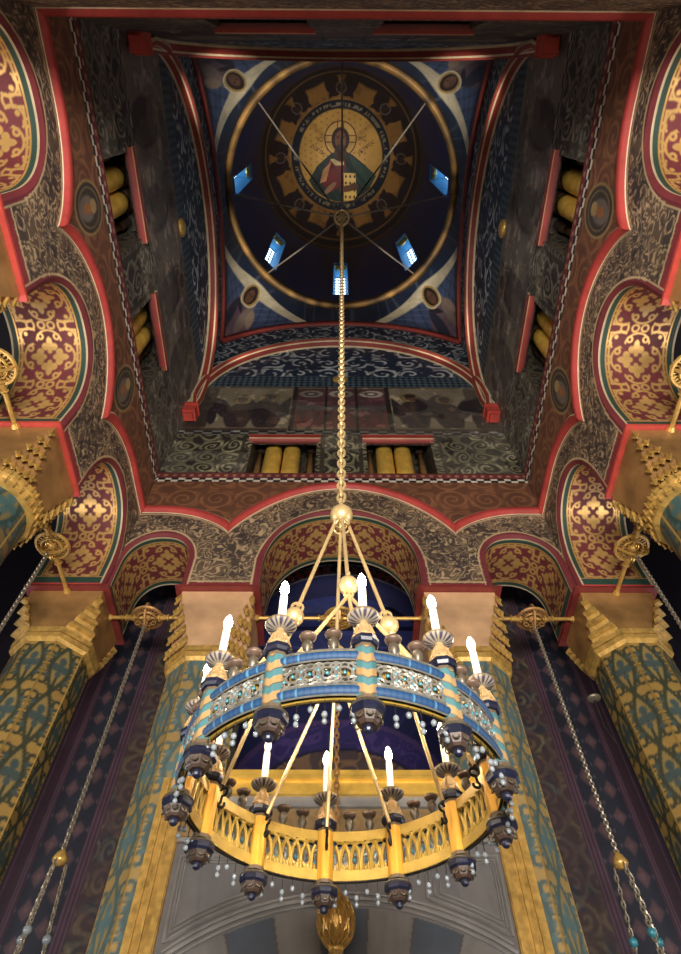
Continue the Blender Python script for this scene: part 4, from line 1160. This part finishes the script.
# the twelve posts
PR = .04
for k in range(12):
    a = AZ[k]; p = cyl_pt(a, R0 + .012, 0); er = np.array([math.cos(a), math.sin(a), 0])
    pm = PM(); ph = np.linspace(0, 2 * math.pi, 33); z = np.linspace(1.315, 1.555, 56)
    oc = np.cos(math.pi / 8) / np.cos((ph + math.pi / 8) % (math.pi / 4) - math.pi / 8)
    PH, Zg = np.meshgrid(ph, z, indexing='ij'); rr = PR * np.repeat(oc[:, None], len(z), 1)
    C = canvas(PH.shape, (208, 156, 54), .75)
    an = (PH + math.pi) % (2 * math.pi) - math.pi          # outward is 0
    outm = np.abs(an) < 1.75
    put(C, outm * 1.0, (166, 134, 88), .3)
    cz = ((Zg - np.abs(an) * .022) / .068) % 1
    put(C, outm & (cz < .45), (62, 108, 112), 0); put(C, outm & (cz > .45) & (cz < .52), (60, 50, 44))
    put(C, (Zg < 1.33) | (Zg > 1.54), (90, 74, 52))
    pm.grid(np.stack([p[0] + rr * np.cos(PH + a), p[1] + rr * np.sin(PH + a), Zg], -1), C)
    post = pm.build('post', M_DOME, chd)
    rot = a + math.pi / 8
    f = MB(); f.lathe([(.03, 1.317), (.044, 1.305), (.044, 1.298)], p, 8, rot); f.lathe([(.05, 1.298), (.06, 1.290), (.06, 1.272), (.052, 1.264)], p, 8, rot)
    f.lathe([(.022, 1.242), (.016, 1.230)], p, 8, rot); f.ball((p[0], p[1], 1.222), .018, 10, 7)
    fin = f.build('finial', M_NAVY, post)
    f = MB(); f.lathe([(.052, 1.267), (.036, 1.238), (.028, 1.230)], p, 8, rot); f.build('finial_cone', M_DARKBR, post)
    g = MB()
    g.torus((p[0], p[1], 1.297), .056, .005, (0, 0, 1), 24, 5)
    for q in range(8):
        an_ = rot + math.pi / 8 + 2 * math.pi * q / 8
        g.torus((p[0] + .044 * math.cos(an_), p[1] + .044 * math.sin(an_), 1.252), .011, .003, (math.cos(an_), math.sin(an_), .5), 8, 4)
    g.build('finial_beading', M_CUP, post)
    f = MB(); f.lathe([(.038, 1.552), (.05, 1.556), (.056, 1.568), (.056, 1.584), (.05, 1.59)], p, 8, rot); f.build('collar', M_NAVY, post)
    f = MB(); f.lathe([(.044, 1.59), (.046, 1.605), (.036, 1.62), (.03, 1.64), (.03, 1.655), (.018, 1.67), (.016, 1.685)], p, 14)
    for q in range(10): an_ = 2 * math.pi * q / 10; f.cyl((p[0] + .044 * math.cos(an_), p[1] + .044 * math.sin(an_), 1.6), (p[0] + .026 * math.cos(an_), p[1] + .026 * math.sin(an_), 1.655), .006, n=4)
    f.build('candle_neck', M_TAN, post)
    pm = PM(); ph = np.linspace(0, 2 * math.pi, 97); prof = [(.014, 1.684), (.036, 1.688), (.056, 1.698), (.063, 1.710), (.060, 1.712), (.03, 1.70), (.004, 1.70)]
    P = np.stack([np.stack([p[0] + r * np.cos(ph), p[1] + r * np.sin(ph), 0 * ph + z_], -1) for r, z_ in prof], 1)
    C = canvas(P.shape[:2], (150, 142, 126), .3); kk = (ph / (2 * math.pi) * 16) % 1
    C[:, 1:3][kk < .5] = rgba((58, 52, 70), .1); C[:, 3:5] = rgba((120, 100, 66), .4); C[:, 5:] = rgba((150, 110, 60), .5)
    pm.grid(P, C).build('drip_tray', M_DOME, post)
    MB().lathe([(.0165, 1.70), (.0165, 1.87), (.013, 1.885)], p, 12).build('candle', M_CANDLE, post, smooth=False)
    lit = k != 4
    bm_ = MB(); bm_.lathe([(.010, 1.885), (.0165, 1.90), (.019, 1.915), (.016, 1.935), (.008, 1.955), (.001, 1.965)], p, 12); bu = bm_.build('bulb', M_BULB if lit else M_UNLIT, post, smooth=True)
    hk = MB(); q = cyl_pt(a, R0 - PR - .012, 0)
    hk.tube([(q[0], q[1], 1.55), (q[0], q[1], 1.53)] + [tuple(cyl_pt(a, R0 - PR - .02 + .018 * math.cos(w), 1.505 + .018 * math.sin(w))) for w in np.linspace(.5, 5, 9)] + [(q[0], q[1], 1.46)] + [tuple(cyl_pt(a, R0 - PR - .018 + .014 * math.cos(w), 1.45 + .014 * math.sin(w))) for w in np.linspace(1, -3.5, 8)], .006, 5)
    hk.build('hook', M_IRON, post)
    # two small cups on the band between neighbouring posts
    for fr in (.35, .65):
        ac = a + math.pi / 6 * fr; c_ = cyl_pt(ac, R0 + .006, 0)
        m = MB(); m.lathe([(.005, 1.535), (.009, 1.548), (.014, 1.556), (.021, 1.57), (.022, 1.584), (.017, 1.598), (.009, 1.604), (.009, 1.610)], c_, 12); cup = m.build('cup', M_CUP, chd, smooth=True)
        m = MB(); m.lathe([(.008, 1.607), (.028, 1.614), (.034, 1.626), (.030, 1.626), (.024, 1.618), (.004, 1.616)], c_, 14); m.build('saucer', M_CUPRED, cup, smooth=True)
    for i in range(6):
        ab = a + math.pi / 6 * (i + 1) / 7; dz_ = (0, .022)[i % 2]
        pn = MB(); t_ = cyl_pt(ab, R0 + .018, 1.325); z_ = 1.292 - dz_
        pn.ball((t_[0], t_[1], z_), .0105, 8, 6, (1, 1, 1.15))
        if i % 2: pn.ball((t_[0], t_[1], z_ - .026), .0095, 8, 6, (1, 1, 1.15))
        pb = pn.build('crystal_drop', M_BEAD, chd, smooth=True)
        MB().cyl(t_, (t_[0], t_[1], z_), .0022, n=4).build('drop_wire', M_IRON, pb)
# suspension: ball, four stays to knobs, three rods from each knob
m = MB(); m.ball((CX, 0, 3.24), .075, 18, 12); m.torus((CX, 0, 3.335), .03, .01, (1, 0, 0), 14); m.build('top_ball', M_PALE, chd, smooth=True)
m = MB()
for k in range(4): an_ = math.radians(-53 + 90 * k); m.torus((CX + .045 * math.cos(an_), .045 * math.sin(an_), 3.13), .028, .008, (math.cos(an_), math.sin(an_), .2), 12, 4)
m.cyl((CX, 0, 3.2), (CX, 0, 3.1), .018); m.build('ring_cluster', M_PALE, chd, smooth=True)
for k in range(4):
    a = math.radians(-83 + 90 * k); kn = cyl_pt(a, .25, 2.3)
    s = MB(); s.cyl(cyl_pt(a, .05, 3.12), cyl_pt(a, .235, 2.37), .011); s.torus(cyl_pt(a, .238, 2.37), .03, .008, (math.sin(a), -math.cos(a), 0), 14, 5); stay = s.build('stay', M_PALE, chd)
    s = MB(); s.ball(kn, .052, 14, 10); s.torus(kn + np.array([0, 0, -.062]), .022, .008, (math.cos(a), math.sin(a), 0), 12, 4); s.build('knob', M_PALE, stay, smooth=True)
    for j in (-1, 0, 1):
        b = a + j * math.radians(30)
        MB().cyl(kn + np.array([0, 0, -.07]), cyl_pt(b, R0 - PR - .01, 1.54), .0095).build('rod', M_PALE, chd)

# ------------------------------------------------------------------ colonnettes in the niches, small gilt bosses
names = {'front': 'front wall', 'left': 'left wall', 'right': 'right wall'}
for side in ('front', 'left', 'right'):
    for c in (-1.015, 1.015):
        if side == 'front': nl = 'left' if c < 0 else 'right'
        else: nl = 'rear' if c < 0 else 'front'
        for j in (-1, 1):
            if side == 'front': jl = 'left' if j < 0 else 'right'
            else: jl = 'rear' if j < 0 else 'front'
            q = wp(side, c + j * .17 - .06, 8.55, -.33)
            t = thing('gilded_colonnette', '%s fat gilded colonnette of the pair in the %s niche of the %s' % (jl, nl, names[side]), 'colonnette', q, 'gilded colonnettes in the niches')
            MB().lathe([(.19, 0), (.19, .1), (.15, .16)], q, 16).build('base', M_DARKBR, t)
            MB().lathe([(.145, .15), (.16, .5), (.158, 1.2), (.145, 1.42)], q, 20).build('shaft', M_NICHE, t, smooth=True)
            MB().lathe([(.15, 1.42), (.165, 1.45), (.15, 1.48), (.17, 1.6), (.17, 1.70)], q, 16).build('capital', M_DARKBR, t)
        for j in (-1, 1):
            q = wp(side, c + j * .47 - .02, 8.55, -.4)
            t = thing('slim_colonnette', 'slim dark colonnette at the %s side of the %s niche of the %s' % ((('left', 'right') if side == 'front' else ('rear', 'front'))[(j + 1) // 2], nl, names[side]), 'colonnette', q, 'slim colonnettes in the niches')
            MB().lathe([(.07, 0), (.07, .1), (.05, .14)], q, 12).build('base', M_DARKBR, t)
            MB().lathe([(.055, .12), (.06, .5), (.055, 1.3)], q, 12).build('shaft', M_BROWN, t, smooth=True)
            MB().lathe([(.055, 1.3), (.08, 1.4), (.09, 1.70)], q, 12).build('capital', M_DARKBR, t)
for side, z, s, lab in (('front', 12.35, -.02, 'small oval gilt boss at the middle of the front wall under the big arch'), ('left', 12.05, -.16, 'small oval gilt boss at the middle of the left wall'), ('right', 12.05, -.18, 'small oval gilt boss at the middle of the right wall')):
    p = wp(side, s, z, .02); sc = (.17, .08, .14) if side == 'front' else (.08, .17, .14)
    m = MB(); m.ball(p, 1, 18, 10, sc); tag(m.build('gilt_boss', M_GOLD, None, p, smooth=True), lab, 'boss')
# small pale spotlight by the front right capital
p = np.array([2.93, 3.62, 4.6])
t = thing('wall_spotlight', 'small pale disc fixture on a stalk beside the front right column', 'spotlight', p)
m = MB(); m.lathe([(.03, 0), (.07, .01), (.085, .03), (.07, .045), (.02, .05)], p, 16); m.build('lamp_head', M_STEEL, t, smooth=True)
m = MB(); m.tube([p, p + np.array([.03, .08, -.3]), p + np.array([.1, .1, -.5])], .012); m.build('stalk', M_IRON, t)

# ------------------------------------------------------------------ light
def area(name, loc, aim, size, power, col, sy=None):
    L = bpy.data.lights.new(name, 'AREA'); L.energy = power; L.color = col; L.size = size
    if sy: L.shape = 'RECTANGLE'; L.size_y = sy
    o = bpy.data.objects.new(name, L); COL.objects.link(o); o.location = (loc[0], loc[1], loc[2] + EYE)
    from mathutils import Vector
    d = Vector(aim) - Vector(loc); o.rotation_euler = d.to_track_quat('-Z', 'Y').to_euler()
    return o
for sx in (-1, 1):        # added spots without fixtures above the corbels, brightening the dome
    for sy in (-1, 1):
        L = bpy.data.lights.new('dome_fill_spot', 'SPOT'); L.energy = UP_W; L.color = (1, .93, .82); L.spot_size = math.radians(33); L.spot_blend = .8; L.shadow_soft_size = .06
        o = bpy.data.objects.new('dome_fill_spot', L); COL.objects.link(o); o.location = (sx * 2.62, sy * 2.62, 10.9 + EYE)
        from mathutils import Vector
        o.rotation_euler = (Vector((0, 0, 28.0)) - Vector((sx * 2.62, sy * 2.62, 10.9))).to_track_quat('-Z', 'Y').to_euler()
# added fill light low behind the viewer; the rear wall has no opening
area('rear_fill', (0, -5.6, .6), (0, 0, 9.0), 3.0, REAR_W, (1.0, .93, .85), 2.2)
for sg in (-1, 1):
    area('side_fill', (sg * 6.6, 0.4, 1.2), (0, .4, 5.5), 3.0, SIDE_W, (1.0, .92, .84), 1.6)  # added fill from both sides, no window behind it
area('nave_daylight', (0, 6.6, 13.2), (0, 8.6, 7), 3, NAVE_W, (.45, .5, 1.0))
area('aisle_fill', (-6.5, 4.4, 2.5), (0, 4.3, 5), .8, AISLE_W, (.6, .66, 1.0), 2)  # added bluish fill for the front aisle, no window there
area('aisle_fill', (6.5, 4.4, 2.5), (0, 4.3, 5), .8, AISLE_W, (.6, .66, 1.0), 2)  # the same added aisle fill, mirrored

# ------------------------------------------------------------------ camera
from mathutils import Matrix
f_, th_, yaw_, roll_ = 611.996491, .565397133, .00790788418, -.00234694431
av = np.array([math.sin(th_) * math.sin(yaw_), math.sin(th_) * math.cos(yaw_), math.cos(th_)])
uv = np.array([-math.cos(th_) * math.sin(yaw_), -math.cos(th_) * math.cos(yaw_), math.sin(th_)])
rv = np.cross(av, uv)
rv, uv = rv * math.cos(roll_) + uv * math.sin(roll_), uv * math.cos(roll_) - rv * math.sin(roll_)
cam = bpy.data.cameras.new('camera'); co = bpy.data.objects.new('camera', cam); COL.objects.link(co)
cam.sensor_fit = 'VERTICAL'; cam.sensor_height = 36; cam.lens = f_ * 36 / 954; cam.clip_start = .05; cam.clip_end = 200
co.matrix_world = Matrix(((rv[0], uv[0], -av[0], -.06037989), (rv[1], uv[1], -av[1], -2.35205145), (rv[2], uv[2], -av[2], EYE), (0, 0, 0, 1)))
sc = bpy.context.scene
sc.camera = co
w = bpy.data.worlds.new('world'); sc.world = w; w.use_nodes = True
w.node_tree.nodes['Background'].inputs['Color'].default_value = (.3, .45, .7, 1); w.node_tree.nodes['Background'].inputs['Strength'].default_value = .02
sc.view_settings.view_transform = 'Standard'; sc.view_settings.look = 'None'; sc.view_settings.gamma = 1; sc.view_settings.use_curve_mapping = False
sc.view_settings.exposure = EXPO
sc.cycles.sample_clamp_indirect = 4.0
sc.cycles.max_bounces = 6
